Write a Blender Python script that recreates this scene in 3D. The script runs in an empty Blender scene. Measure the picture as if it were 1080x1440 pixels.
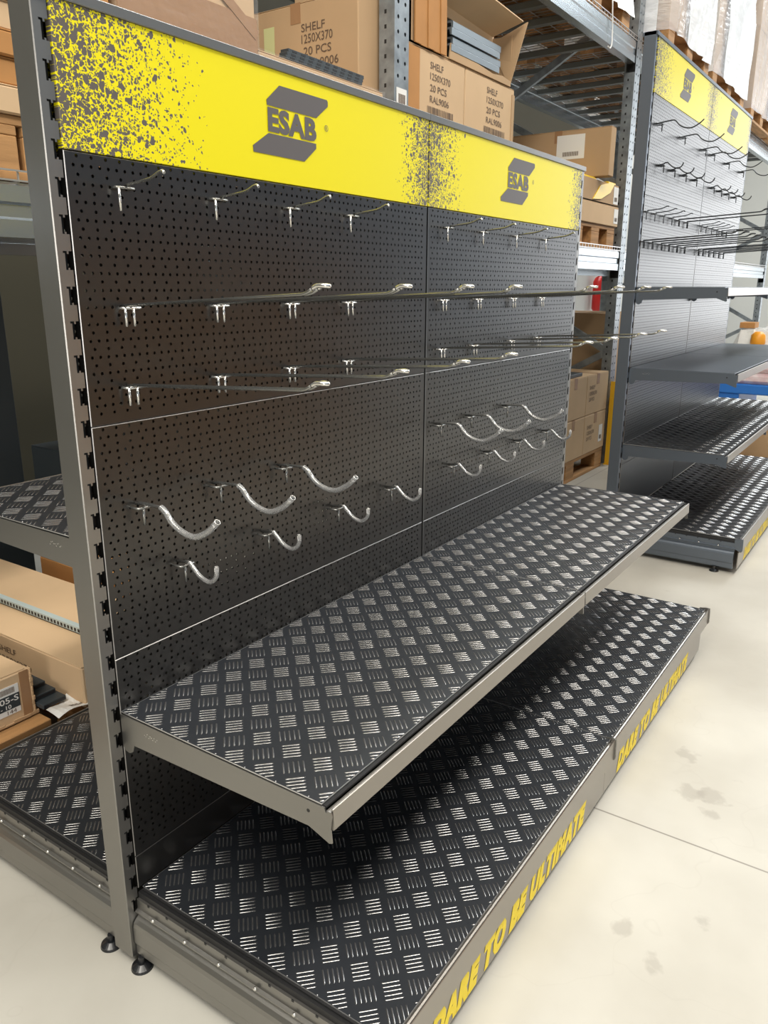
import bpy, math, random
from mathutils import Matrix, Vector
random.seed(7)
C = bpy.context.scene.collection
S = bpy.context.scene

# ---------------------------------------------------------------- camera
cd = bpy.data.cameras.new('camera'); cam = bpy.data.objects.new('camera', cd); C.objects.link(cam)
cd.sensor_fit = 'VERTICAL'; cd.sensor_height = 36.0; cd.lens = 36.0 * 1099.818 / 1440.0
cd.clip_start = 0.02; cd.clip_end = 200
cr = (0.5637367, -0.8259511, 0.0024000); cu = (0.2273999, 0.1579995, 0.9608982); cf = (0.7940341, 0.5411479, -0.2768913)
M = Matrix(((cr[0], cu[0], -cf[0], -0.7419017), (cr[1], cu[1], -cf[1], -1.0600108), (cr[2], cu[2], -cf[2], 1.2440729), (0, 0, 0, 1)))
cam.matrix_world = M
S.camera = cam

# ---------------------------------------------------------------- light and exposure
S.view_settings.view_transform = 'Standard'; S.view_settings.look = 'None'
S.view_settings.gamma = 1.0; S.view_settings.exposure = 0.30; S.view_settings.use_curve_mapping = False
w = bpy.data.worlds.new('world'); S.world = w; w.use_nodes = True
w.node_tree.nodes['Background'].inputs[0].default_value = (0.62, 0.80, 1.0, 1)
w.node_tree.nodes['Background'].inputs[1].default_value = 0.32

def area(name, loc, target, sx, sy, power, col):
    l = bpy.data.lights.new(name, 'AREA'); l.shape = 'RECTANGLE'; l.size = sx; l.size_y = sy
    l.energy = power; l.color = col
    o = bpy.data.objects.new(name, l); C.objects.link(o); o.location = loc
    d = Vector(target) - Vector(loc)
    o.rotation_euler = d.to_track_quat('-Z', 'Y').to_euler()
    return o
# roof lights over the aisle and over the racking, the loading door at the far end
area('roof_light', (2.0, -2.6, 6.2), (2.0, -2.6, 0), 9.0, 1.2, 400, (1.0, 0.95, 0.87))
area('added_near_fill', (-3.2, -0.6, 6.2), (-3.0, -0.5, 0), 3.0, 3.4, 330, (1.0, 0.95, 0.86))  # added fill lamp, brightens the near floor and the cartons on the left
area('rack_roof_light', (7.6, 2.0, 6.2), (7.6, 2.0, 0), 9.6, 1.0, 400, (0.93, 0.97, 1.0))
area('far_roof_light', (11.0, -2.0, 6.2), (11.0, -2.0, 0), 6.0, 1.6, 380, (0.90, 0.96, 1.0))
area('loading_door', (15.5, -3.2, 2.6), (4.0, -1.5, 1.0), 5.0, 4.4, 170, (0.95, 0.97, 1.0))
area('added_edge_lamp', (-6.0, -4.2, 1.5), (0, 0, 1.2), 1.8, 2.8, 130, (1.0, 0.97, 0.92))  # lamp added behind the camera to put highlights on the upright edges

# ---------------------------------------------------------------- materials
def mat(name, col, rough=0.5, metal=0.0, spec=0.5, bump=0.0, bscale=40.0, var=0.0, vscale=4.0, stretch=(1, 1, 1), col2=None, trans=0.0, alpha=1.0, emis=None, coat=0.0):
    m = bpy.data.materials.new(name); m.use_nodes = True; nt = m.node_tree; b = nt.nodes['Principled BSDF']
    b.inputs['Base Color'].default_value = (*col, 1); b.inputs['Roughness'].default_value = rough
    b.inputs['Metallic'].default_value = metal; b.inputs['Specular IOR Level'].default_value = spec
    b.inputs['Transmission Weight'].default_value = trans; b.inputs['Alpha'].default_value = alpha
    b.inputs['Coat Weight'].default_value = coat
    if emis: b.inputs['Emission Color'].default_value = (*emis[0], 1); b.inputs['Emission Strength'].default_value = emis[1]
    if bump or var:
        tc = nt.nodes.new('ShaderNodeTexCoord'); mp = nt.nodes.new('ShaderNodeMapping'); mp.inputs['Scale'].default_value = stretch
        nt.links.new(tc.outputs['Object'], mp.inputs[0])
    if var:
        n = nt.nodes.new('ShaderNodeTexNoise'); n.inputs['Scale'].default_value = vscale; n.inputs['Detail'].default_value = 6
        nt.links.new(mp.outputs[0], n.inputs['Vector'])
        r = nt.nodes.new('ShaderNodeValToRGB'); c2 = col2 or tuple(c * (1 - var) for c in col)
        r.color_ramp.elements[0].position = 0.35; r.color_ramp.elements[0].color = (*c2, 1)
        r.color_ramp.elements[1].position = 0.65; r.color_ramp.elements[1].color = (*col, 1)
        nt.links.new(n.outputs['Fac'], r.inputs[0]); nt.links.new(r.outputs[0], b.inputs['Base Color'])
    if bump:
        n = nt.nodes.new('ShaderNodeTexNoise'); n.inputs['Scale'].default_value = bscale; n.inputs['Detail'].default_value = 4
        nt.links.new(mp.outputs[0], n.inputs['Vector'])
        bp = nt.nodes.new('ShaderNodeBump'); bp.inputs['Strength'].default_value = bump; bp.inputs['Distance'].default_value = 0.01
        nt.links.new(n.outputs['Fac'], bp.inputs['Height']); nt.links.new(bp.outputs[0], b.inputs['Normal'])
    return m

PANEL = mat('black_panel_paint', (0.0065, 0.0060, 0.0052), 0.29, 0.0, 1.0, bump=0.015, bscale=900)
EDGE = mat('painted_edge_glint', (0.26, 0.255, 0.25), 0.32, 0.85, 0.8)  # panel chamfers: edge highlight put into a lighter colour
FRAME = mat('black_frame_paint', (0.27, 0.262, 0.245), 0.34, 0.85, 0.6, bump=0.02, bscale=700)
STRIP = mat('satin_strip_paint', (0.32, 0.30, 0.275), 0.34, 0.85, 0.6)
DARK = mat('dark_gap', (0.012, 0.012, 0.013), 0.5)
PLATE = mat('black_chequer_coating', (0.015, 0.0175, 0.022), 0.41, 0.0, 0.75, bump=0.10, bscale=14)
BAR = mat('chequer_rib', (0.42, 0.415, 0.41), 0.26, 0.9, 0.6)
ALU = mat('cut_aluminium_edge', (0.75, 0.75, 0.75), 0.3, 0.9)
WIRE = mat('chromed_black_wire', (0.30, 0.30, 0.285), 0.24, 0.85)
CHROME = mat('bright_wire', (0.72, 0.71, 0.68), 0.2, 0.9)
GWIRE = mat('dark_wire', (0.03, 0.033, 0.037), 0.35, 0.3)
SLEEVE = mat('clear_plastic_sleeve', (0.92, 0.92, 0.92), 0.14, 0.0, 0.8, trans=0.85)
RUBBER = mat('black_plastic', (0.012, 0.013, 0.015), 0.25, 0.0, 0.6)
GALV = mat('galvanised_steel', (0.36, 0.40, 0.43), 0.38, 0.6, 0.5, var=0.35, vscale=18, bump=0.02, bscale=60)
CHANNEL = mat('dull_zinc_channel', (0.16, 0.17, 0.165), 0.5, 0.4)
BEAM = mat('grey_blue_beam', (0.42, 0.47, 0.51), 0.26, 0.75)
MESHM = mat('zinc_wire', (0.55, 0.55, 0.55), 0.3, 0.7)
INK = mat('grey_print', (0.105, 0.095, 0.095), 0.45)
YTEXT = mat('yellow_lettering', (0.86, 0.66, 0.02), 0.5)
CARD = mat('cardboard', (0.50, 0.335, 0.19), 0.75, 0, 0.25, bump=0.08, bscale=8, var=0.10, vscale=3)
CARD2 = mat('light_cardboard', (0.64, 0.45, 0.27), 0.75, 0, 0.25, bump=0.08, bscale=8, var=0.10, vscale=3)
CARD3 = mat('orange_cardboard', (0.50, 0.245, 0.085), 0.72, 0, 0.25, bump=0.08, bscale=8, var=0.15, vscale=5)
CARDIN = mat('dark_cardboard', (0.10, 0.08, 0.05), 0.8)
TAPE = mat('brown_parcel_tape', (0.36, 0.20, 0.10), 0.38, 0, 0.4, bump=0.3, bscale=18)
WOOD = mat('pine_wood', (0.50, 0.27, 0.11), 0.7, 0, 0.3, bump=0.1, bscale=30, var=0.35, vscale=3, stretch=(1, 12, 12))
PRINT = mat('carton_print', (0.13, 0.085, 0.055), 0.7)
PAPER = mat('white_paper', (0.80, 0.79, 0.76), 0.6)
YNOTE = mat('yellow_note', (0.62, 0.62, 0.30), 0.6)
FILM = mat('stretch_film', (0.92, 0.93, 0.95), 0.22, 0, 0.9, bump=0.9, bscale=9, stretch=(1, 1, 3), alpha=0.06)
FILM3 = mat('load_film', (0.95, 0.95, 0.96), 0.2, 0, 0.9, bump=0.9, bscale=11, stretch=(1, 1, 3), alpha=0.38)
FILM2 = mat('thick_clear_film', (0.85, 0.84, 0.80), 0.2, 0, 0.9, bump=0.8, bscale=20, alpha=0.6)
WHITEF = mat('white_wrap', (0.86, 0.87, 0.88), 0.28, 0, 0.8, bump=0.9, bscale=7, stretch=(1, 1, 2.5), var=0.12, vscale=5)
RED = mat('red_enamel', (0.50, 0.015, 0.012), 0.35)
YEL = mat('yellow_guard_paint', (0.85, 0.48, 0.02), 0.45)
BLUE = mat('blue_plastic', (0.02, 0.16, 0.55), 0.4)
PINK = mat('pink_printed_sacks', (0.75, 0.68, 0.69), 0.5, var=0.3, vscale=12, col2=(0.62, 0.42, 0.44))
ORANGE = mat('orange_plastic', (0.80, 0.33, 0.02), 0.4)
NAVY = mat('dark_slate_paint', (0.035, 0.045, 0.052), 0.5)
WALL = mat('wall_paint', (0.42, 0.40, 0.35), 0.85, var=0.06, vscale=2)
WALLW = mat('pale_wall_paint', (0.62, 0.61, 0.57), 0.85)
SHEETM = mat('grey_steel_sheet', (0.30, 0.34, 0.37), 0.35, 0.7)

def floor_material():
    m = bpy.data.materials.new('polished_concrete'); m.use_nodes = True; nt = m.node_tree; b = nt.nodes['Principled BSDF']
    N = nt.nodes.new; L = nt.links.new
    tc = N('ShaderNodeTexCoord'); geo = tc.outputs['Object']
    n1 = N('ShaderNodeTexNoise'); n1.inputs['Scale'].default_value = 1.7; n1.inputs['Detail'].default_value = 9; L(geo, n1.inputs['Vector'])
    r1 = N('ShaderNodeValToRGB'); e = r1.color_ramp.elements
    e[0].position = 0.32; e[0].color = (0.42, 0.40, 0.35, 1); e[1].position = 0.68; e[1].color = (0.57, 0.555, 0.50, 1); L(n1.outputs['Fac'], r1.inputs[0])
    # scattered dark scuffs
    n2 = N('ShaderNodeTexNoise'); n2.inputs['Scale'].default_value = 9; n2.inputs['Detail'].default_value = 8; L(geo, n2.inputs['Vector'])
    r2 = N('ShaderNodeValToRGB'); e = r2.color_ramp.elements
    e[0].position = 0.70; e[0].color = (0, 0, 0, 1); e[1].position = 0.80; e[1].color = (1, 1, 1, 1); L(n2.outputs['Fac'], r2.inputs[0])
    mx = N('ShaderNodeMixRGB'); mx.inputs[2].default_value = (0.36, 0.34, 0.30, 1); L(r2.outputs[0], mx.inputs[0]); L(r1.outputs[0], mx.inputs[1])
    last = mx.outputs[0]
    # named stains
    wob = N('ShaderNodeTexNoise'); wob.inputs['Scale'].default_value = 28; wob.inputs['Detail'].default_value = 5; L(geo, wob.inputs['Vector'])
    for (sx, sy, sr) in ((1.30, -0.69, 0.030), (1.129, -0.74, 0.032), (1.142, -0.785, 0.034), (1.069, -0.80, 0.02), (0.597, -0.741, 0.018), (0.70, -0.861, 0.014), (0.542, -0.814, 0.02)):
        d = N('ShaderNodeVectorMath'); d.operation = 'DISTANCE'; d.inputs[1].default_value = (sx, sy, 0); L(geo, d.inputs[0])
        a = N('ShaderNodeMath'); a.operation = 'MULTIPLY_ADD'; L(wob.outputs['Fac'], a.inputs[0]); a.inputs[1].default_value = 0.09; L(d.outputs['Value'], a.inputs[2])
        s = N('ShaderNodeMapRange'); s.inputs['From Min'].default_value = 0.035 + sr; s.inputs['From Max'].default_value = 0.05 + sr
        s.inputs['To Min'].default_value = 0.42; s.inputs['To Max'].default_value = 0.0; L(a.outputs[0], s.inputs[0])
        k = N('ShaderNodeMixRGB'); k.inputs[2].default_value = (0.30, 0.275, 0.24, 1); L(s.outputs[0], k.inputs[0]); L(last, k.inputs[1]); last = k.outputs[0]
    # fine cracks
    v = N('ShaderNodeTexVoronoi'); v.feature = 'DISTANCE_TO_EDGE'; v.inputs['Scale'].default_value = 1.6
    nv = N('ShaderNodeTexNoise'); nv.inputs['Scale'].default_value = 6; L(geo, nv.inputs['Vector'])
    av = N('ShaderNodeMixRGB'); av.inputs[0].default_value = 0.25; L(geo, av.inputs[1]); L(nv.outputs['Color'], av.inputs[2]); L(av.outputs[0], v.inputs['Vector'])
    s = N('ShaderNodeMapRange'); s.inputs['From Min'].default_value = 0.0; s.inputs['From Max'].default_value = 0.004; s.inputs['To Min'].default_value = 0.10; s.inputs['To Max'].default_value = 0.0
    L(v.outputs['Distance'], s.inputs[0])
    k = N('ShaderNodeMixRGB'); k.inputs[2].default_value = (0.34, 0.31, 0.27, 1); L(s.outputs[0], k.inputs[0]); L(last, k.inputs[1]); last = k.outputs[0]
    # saw-cut joints every 3 m, one at x = 0.93
    sp = N('ShaderNodeSeparateXYZ'); L(geo, sp.inputs[0])
    for out, off in (('X', 0.93), ('Y', -3.1)):
        a = N('ShaderNodeMath'); a.operation = 'SUBTRACT'; L(sp.outputs[out], a.inputs[0]); a.inputs[1].default_value = off
        p = N('ShaderNodeMath'); p.operation = 'PINGPONG'; L(a.outputs[0], p.inputs[0]); p.inputs[1].default_value = 1.9
        s = N('ShaderNodeMapRange'); s.inputs['From Min'].default_value = 0.0012; s.inputs['From Max'].default_value = 0.0035; s.inputs['To Min'].default_value = 0.75; s.inputs['To Max'].default_value = 0.0
        L(p.outputs[0], s.inputs[0])
        k = N('ShaderNodeMixRGB'); k.inputs[2].default_value = (0.16, 0.14, 0.12, 1); L(s.outputs[0], k.inputs[0]); L(last, k.inputs[1]); last = k.outputs[0]
    L(last, b.inputs['Base Color'])
    rr = N('ShaderNodeMapRange'); L(n1.outputs['Fac'], rr.inputs[0]); rr.inputs['To Min'].default_value = 0.30; rr.inputs['To Max'].default_value = 0.55; L(rr.outputs[0], b.inputs['Roughness'])
    b.inputs['Specular IOR Level'].default_value = 0.4
    return m
FLOORM = floor_material()

def sign_material(name, lw, rw, yellow=(0.78, 0.68, 0.003)):
    # yellow print, dark splatter thickening towards the left edge (reach lw) and the right edge (reach rw)
    m = bpy.data.materials.new(name); m.use_nodes = True; nt = m.node_tree; b = nt.nodes['Principled BSDF']
    N = nt.nodes.new; L = nt.links.new
    tc = N('ShaderNodeTexCoord'); sp = N('ShaderNodeSeparateXYZ'); L(tc.outputs['Object'], sp.inputs[0])
    def mr(src, a, b_, c, d):
        n = N('ShaderNodeMapRange'); L(src, n.inputs[0]); n.inputs['From Min'].default_value = a; n.inputs['From Max'].default_value = b_
        n.inputs['To Min'].default_value = c; n.inputs['To Max'].default_value = d; return n.outputs[0]
    dl = mr(sp.outputs['X'], 0, lw, 1, 0); dr = mr(sp.outputs['X'], 1 - rw, 1, 0, 1)
    mx = N('ShaderNodeMath'); mx.operation = 'MAXIMUM'; L(dl, mx.inputs[0]); L(dr, mx.inputs[1])
    tot = None
    cb = N('ShaderNodeCombineXYZ'); L(sp.outputs['X'], cb.inputs[0]); L(sp.outputs['Z'], cb.inputs[1])
    wn = N('ShaderNodeTexNoise'); wn.inputs['Scale'].default_value = 130; wn.inputs['Detail'].default_value = 3; L(cb.outputs[0], wn.inputs['Vector'])
    ws = N('ShaderNodeVectorMath'); ws.operation = 'SCALE'; ws.inputs['Scale'].default_value = 0.009; L(wn.outputs['Color'], ws.inputs[0])
    wa = N('ShaderNodeVectorMath'); wa.operation = 'ADD'; L(cb.outputs[0], wa.inputs[0]); L(ws.outputs[0], wa.inputs[1])
    dens = N('ShaderNodeMath'); dens.operation = 'POWER'; L(mx.outputs[0], dens.inputs[0]); dens.inputs[1].default_value = 1.7
    for sc, dk, r0, r1 in ((78, 0.50, 0.25, 0.46), (170, 0.95, 0.22, 0.44), (115, 0.85, 0.20, 0.42), (290, 1.0, 0.25, 0.42)):
        v = N('ShaderNodeTexVoronoi'); v.voronoi_dimensions = '2D'; v.inputs['Scale'].default_value = sc; L(wa.outputs[0], v.inputs['Vector'])
        sc_ = N('ShaderNodeSeparateColor'); L(v.outputs['Color'], sc_.inputs[0])
        dm = N('ShaderNodeMath'); dm.operation = 'MULTIPLY'; L(dens.outputs[0], dm.inputs[0]); dm.inputs[1].default_value = dk
        pr = N('ShaderNodeMath'); pr.operation = 'LESS_THAN'; L(sc_.outputs[0], pr.inputs[0]); L(dm.outputs[0], pr.inputs[1])
        rad = mr(sc_.outputs[1], 0, 1, r0, r1)
        ins = N('ShaderNodeMath'); ins.operation = 'LESS_THAN'; L(v.outputs['Distance'], ins.inputs[0]); L(rad, ins.inputs[1])
        cp = N('ShaderNodeMath'); cp.operation = 'MULTIPLY'; L(pr.outputs[0], cp.inputs[0]); L(ins.outputs[0], cp.inputs[1])
        if tot is None: tot = cp.outputs[0]
        else:
            q = N('ShaderNodeMath'); q.operation = 'MAXIMUM'; L(tot, q.inputs[0]); L(cp.outputs[0], q.inputs[1]); tot = q.outputs[0]
    ed = N('ShaderNodeMath'); ed.operation = 'GREATER_THAN'; L(mx.outputs[0], ed.inputs[0]); ed.inputs[1].default_value = 0.002
    g = N('ShaderNodeMath'); g.operation = 'MULTIPLY'; L(tot, g.inputs[0]); L(ed.outputs[0], g.inputs[1])
    k = N('ShaderNodeMixRGB'); k.inputs[1].default_value = (*yellow, 1); k.inputs[2].default_value = (0.115, 0.10, 0.09, 1); L(g.outputs[0], k.inputs[0])
    L(k.outputs[0], b.inputs['Base Color']); b.inputs['Roughness'].default_value = 0.38; b.inputs['Specular IOR Level'].default_value = 0.4
    return m
SIGN_A = sign_material('splattered_yellow_print', 0.30, 0.15)
SIGN_B = sign_material('splattered_yellow_print_wide', 0.19, 0.12)

# ---------------------------------------------------------------- mesh helpers
class MB:
    def __init__(s): s.v = []; s.f = []; s.m = []; s.mi = 0; s.smooth = []; s.sm = False
    def quad(s, *p):
        n = len(s.v); s.v += [tuple(q) for q in p]; s.f.append(tuple(range(n, n + len(p)))); s.m.append(s.mi); s.smooth.append(False)
    def face(s, idx): s.f.append(tuple(idx)); s.m.append(s.mi); s.smooth.append(s.sm)
    def box(s, x0, x1, y0, y1, z0, z1, c=0.0):
        if c <= 0:
            n = len(s.v)
            s.v += [(x, y, z) for z in (z0, z1) for y in (y0, y1) for x in (x0, x1)]
            for f in ((0, 2, 3, 1), (4, 5, 7, 6), (0, 1, 5, 4), (2, 6, 7, 3), (0, 4, 6, 2), (1, 3, 7, 5)): s.face([n + i for i in f])
        else:   # chamfered box
            n = len(s.v); xs = (x0, x1); ys = (y0, y1); zs = (z0, z1); idx = {}
            for i in (0, 1):
                for j in (0, 1):
                    for k in (0, 1):
                        a = (1 - 2 * i) * c; b = (1 - 2 * j) * c; d = (1 - 2 * k) * c
                        for t, p in enumerate(((xs[i], ys[j] + b, zs[k] + d), (xs[i] + a, ys[j], zs[k] + d), (xs[i] + a, ys[j] + b, zs[k]))):
                            idx[(i, j, k, t)] = len(s.v); s.v.append(p)
            def F(l, flip): s.face([idx[q] for q in (l if not flip else l[::-1])])
            for i in (0, 1): F([(i, 0, 0, 0), (i, 0, 1, 0), (i, 1, 1, 0), (i, 1, 0, 0)], i == 1)
            for j in (0, 1): F([(0, j, 0, 1), (1, j, 0, 1), (1, j, 1, 1), (0, j, 1, 1)], j == 1)
            for k in (0, 1): F([(0, 0, k, 2), (0, 1, k, 2), (1, 1, k, 2), (1, 0, k, 2)], k == 1)
            for j in (0, 1):
                for k in (0, 1): F([(0, j, k, 1), (1, j, k, 1), (1, j, k, 2), (0, j, k, 2)], (j + k) % 2 == 0)
            for i in (0, 1):
                for k in (0, 1): F([(i, 0, k, 0), (i, 1, k, 0), (i, 1, k, 2), (i, 0, k, 2)], (i + k) % 2 == 1)
            for i in (0, 1):
                for j in (0, 1): F([(i, j, 0, 0), (i, j, 1, 0), (i, j, 1, 1), (i, j, 0, 1)], (i + j) % 2 == 0)
            for i in (0, 1):
                for j in (0, 1):
                    for k in (0, 1): F([(i, j, k, 0), (i, j, k, 1), (i, j, k, 2)], (i + j + k) % 2 == 1)
    def obox(s, c, ax, ay, az, hx, hy, hz):   # oriented box: centre, unit axes, half sizes
        n = len(s.v); c = Vector(c); ax = Vector(ax).normalized() * hx; ay = Vector(ay).normalized() * hy; az = Vector(az).normalized() * hz
        for k in (-1, 1):
            for j in (-1, 1):
                for i in (-1, 1): s.v.append(tuple(c + ax * i + ay * j + az * k))
        for f in ((0, 2, 3, 1), (4, 5, 7, 6), (0, 1, 5, 4), (2, 6, 7, 3), (0, 4, 6, 2), (1, 3, 7, 5)): s.face([n + i for i in f])
    def bar(s, p, q, w_, h_, up=(0, 0, 1)):
        p = Vector(p); q = Vector(q); d = (q - p); L = d.length; d.normalize(); u = Vector(up); sx = d.cross(u)
        if sx.length < 1e-6: sx = d.cross(Vector((1, 0, 0)))
        sx.normalize(); u = sx.cross(d)
        s.obox((p + q) / 2, d, sx, u, L / 2, w_ / 2, h_ / 2)
    def tube(s, pts, r, seg=8, cap=True):
        pts = [Vector(p) for p in pts]; rings = []; s0 = s.sm; s.sm = True; prev = None
        for i, p in enumerate(pts):
            if i == 0: t = pts[1] - p
            elif i == len(pts) - 1: t = p - pts[i - 1]
            else: t = (pts[i + 1] - p).normalized() + (p - pts[i - 1]).normalized()
            t.normalize()
            if prev is None:
                a = Vector((0, 0, 1)) if abs(t.z) < 0.9 else Vector((1, 0, 0)); n1 = t.cross(a).normalized()
            else:
                n1 = (prev - t * prev.dot(t)).normalized()
            prev = n1; n2 = t.cross(n1)
            rad = r[i] if isinstance(r, (list, tuple)) else r
            ring = []
            for k in range(seg):
                a = 2 * math.pi * k / seg; ring.append(len(s.v)); s.v.append(tuple(p + n1 * math.cos(a) * rad + n2 * math.sin(a) * rad))
            rings.append(ring)
        for a, b in zip(rings, rings[1:]):
            for k in range(seg): s.face((a[k], a[(k + 1) % seg], b[(k + 1) % seg], b[k]))
        s.sm = False
        if cap: s.face(rings[0][::-1]); s.face(rings[-1])
        s.sm = s0
    def prism(s, poly, axis, a, b):   # polygon extruded along an axis: 'x' poly=(y,z), 'y' poly=(x,z), 'z' poly=(x,y)
        def P(u, v, t): return {'x': (t, u, v), 'y': (u, t, v), 'z': (u, v, t)}[axis]
        n = len(s.v); k = len(poly); s.v += [P(u, v, a) for u, v in poly] + [P(u, v, b) for u, v in poly]
        s.face(range(n, n + k)); s.face(list(range(n + k, n + 2 * k))[::-1])
        for i in range(k): s.face((n + i, n + k + i, n + k + (i + 1) % k, n + (i + 1) % k))
    def disc(s, c, r, h, seg=20, r2=None):
        r2 = r if r2 is None else r2; n = len(s.v)
        for z, rr in ((0, r), (h, r2)):
            for k in range(seg):
                a = 2 * math.pi * k / seg; s.v.append((c[0] + rr * math.cos(a), c[1] + rr * math.sin(a), c[2] + z))
        s.face(list(range(n, n + seg))[::-1]); s.face(range(n + seg, n + 2 * seg))
        for k in range(seg): s.face((n + k, n + (k + 1) % seg, n + seg + (k + 1) % seg, n + seg + k))
    def mesh(s, name, mats):
        me = bpy.data.meshes.new(name); me.from_pydata(s.v, [], s.f)
        for m in (mats if isinstance(mats, (list, tuple)) else [mats]): me.materials.append(m)
        me.polygons.foreach_set('material_index', s.m); me.polygons.foreach_set('use_smooth', s.smooth)
        me.update(); return me

def obj(name, me, parent=None, loc=(0, 0, 0), label=None, kind=None, mats=None):
    if isinstance(me, MB): me = me.mesh(name, mats)
    o = bpy.data.objects.new(name, me); C.objects.link(o); o.location = loc
    if parent: o.parent = parent
    if label: o['label'] = label
    if kind: o['kind'] = kind
    return o
def tag(o, label, cat, group=None):
    o['label'] = label; o['category'] = cat
    if group: o['group'] = group
    return o
def thing(name, label, cat, loc=(0, 0, 0), group=None, rz=0):
    o = bpy.data.objects.new(name, None); o.empty_display_size = 0.05; C.objects.link(o); o.location = loc; o.rotation_euler.z = rz
    return tag(o, label, cat, group)
def dup(root, loc, label, group=None):
    r = root.copy(); C.objects.link(r); r.location = loc; r['label'] = label
    if group: r['group'] = group
    for ch in list(root.children):
        c = ch.copy(); C.objects.link(c); c.parent = r
        for g in list(ch.children):
            d = g.copy(); C.objects.link(d); d.parent = c
    return r

def text_mesh(txt, x0, x1, z0, z1, offset=0.0, shear=0.0, slope=0.0, spacing=1.0):
    """flat lettering in the x-z plane filling the given box (x right, z up), facing -y"""
    cu_ = bpy.data.curves.new('lettering', 'FONT'); cu_.body = txt; cu_.offset = offset; cu_.shear = shear; cu_.space_character = spacing
    cu_.resolution_u = 3
    o = bpy.data.objects.new('t', cu_); C.objects.link(o)
    dg = bpy.context.evaluated_depsgraph_get(); dg.update(); me = bpy.data.meshes.new_from_object(o.evaluated_get(dg))
    bpy.data.objects.remove(o); bpy.data.curves.remove(cu_)
    xs = [v.co.x for v in me.vertices]; ys = [v.co.y for v in me.vertices]
    a, b, c, d = min(xs), max(xs), min(ys), max(ys)
    vs = [(x0 + (v.co.x - a) / (b - a) * (x1 - x0), 0.0, z0 + (v.co.y - c) / (d - c) * (z1 - z0)) for v in me.vertices]
    fs = [tuple(p.vertices) for p in me.polygons]; bpy.data.meshes.remove(me)
    return vs, fs
def add_text(mb, txt, o, ux, x0, x1, z0, z1, **k):
    """place lettering on a vertical plane: origin o, unit direction ux in plan"""
    vs, fs = text_mesh(txt, x0, x1, z0, z1, **k); n = len(mb.v)
    mb.v += [(o[0] + ux[0] * v[0], o[1] + ux[1] * v[0], o[2] + v[2]) for v in vs]
    for f in fs: mb.face([n + i for i in f])

# ---------------------------------------------------------------- perforated sheet (real holes)
def perf_rows(mb, W, rows, r, y=0.0, depth=0.0014, rim=None, seg=8):
    """rows: list of (z0, z1, zc, xs). Sheet spans x 0..W, faces -y at y. Holes are cut through, with rims."""
    ang = [math.pi / 4 + 2 * math.pi * k / seg for k in range(seg)]
    for z0, z1, zc, xs in rows:
        if not xs: mb.quad((0, y, z0), (W, y, z0), (W, y, z1), (0, y, z1)); continue
        edges = [0.0] + [(a + b) / 2 for a, b in zip(xs, xs[1:])] + [W]
        for i, xc in enumerate(xs):
            a, b = edges[i], edges[i + 1]
            outer = [(b, z1), (xc, z1), (a, z1), (a, zc), (a, z0), (xc, z0), (b, z0), (b, zc)]
            n = len(mb.v)
            mb.v += [(p, y, q) for p, q in outer]
            mb.v += [(xc + r * math.cos(t), y, zc + r * math.sin(t)) for t in ang]
            mb.v += [(xc + r * math.cos(t), y + depth, zc + r * math.sin(t)) for t in ang]
            for k in range(8):
                k2 = (k + 1) % 8
                mb.face((n + k, n + 8 + k, n + 8 + k2, n + k2))
                mb.face((n + 8 + k, n + 16 + k, n + 16 + k2, n + 8 + k2))

def panel_mesh(holes=True, H=0.4, name='back_panel'):
    mb = MB(); W = 0.9955; c = 0.0011; H0 = H - 0.0012
    # sheet inset by the edge chamfer
    z = H0 - c; top = z; rows = []
    if holes:
        k = 0; zt = top
        while True:
            zc = H0 - 0.0055 - 0.0125 * k
            zb = zc - 0.00625
            if zb < c + 0.001: break
            xs = [0.0205 - c + 0.025 * i for i in range(39)] if k % 2 == 0 else [0.0142 - c + 0.015 * i for i in range(65)]
            rows.append((zb, zt, zc, xs)); zt = zb; k += 1
        rows.append((c, zt, None, []))
    else: rows.append((c, top, None, []))
    sub = MB(); perf_rows(sub, W - 2 * c, rows, 0.0027)
    n = len(mb.v); mb.v += [(x + c, y, z_) for x, y, z_ in sub.v]; mb.f += [tuple(n + i for i in f) for f in sub.f]; mb.m += sub.m; mb.smooth += sub.smooth
    # chamfers then returns 13 mm deep
    d = 0.013
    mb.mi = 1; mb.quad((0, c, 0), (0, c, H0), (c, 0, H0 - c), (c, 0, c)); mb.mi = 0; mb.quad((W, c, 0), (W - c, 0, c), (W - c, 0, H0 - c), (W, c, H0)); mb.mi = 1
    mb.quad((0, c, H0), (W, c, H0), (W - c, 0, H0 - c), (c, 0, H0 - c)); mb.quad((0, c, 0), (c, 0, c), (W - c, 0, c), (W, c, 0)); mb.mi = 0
    mb.quad((0, c, 0), (0, d, 0), (0, d, H0), (0, c, H0)); mb.quad((W, c, 0), (W, c, H0), (W, d, H0), (W, d, 0))
    mb.quad((0, c, H0), (0, d, H0), (W, d, H0), (W, c, H0)); mb.quad((0, c, 0), (W, c, 0), (W, d, 0), (0, d, 0))
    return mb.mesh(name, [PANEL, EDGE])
PERF = panel_mesh(True)
PLAIN_CACHE = {}
def plain(H):
    k = round(H, 4)
    if k not in PLAIN_CACHE: PLAIN_CACHE[k] = panel_mesh(False, H, 'plain_panel')
    return PLAIN_CACHE[k]

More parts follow.
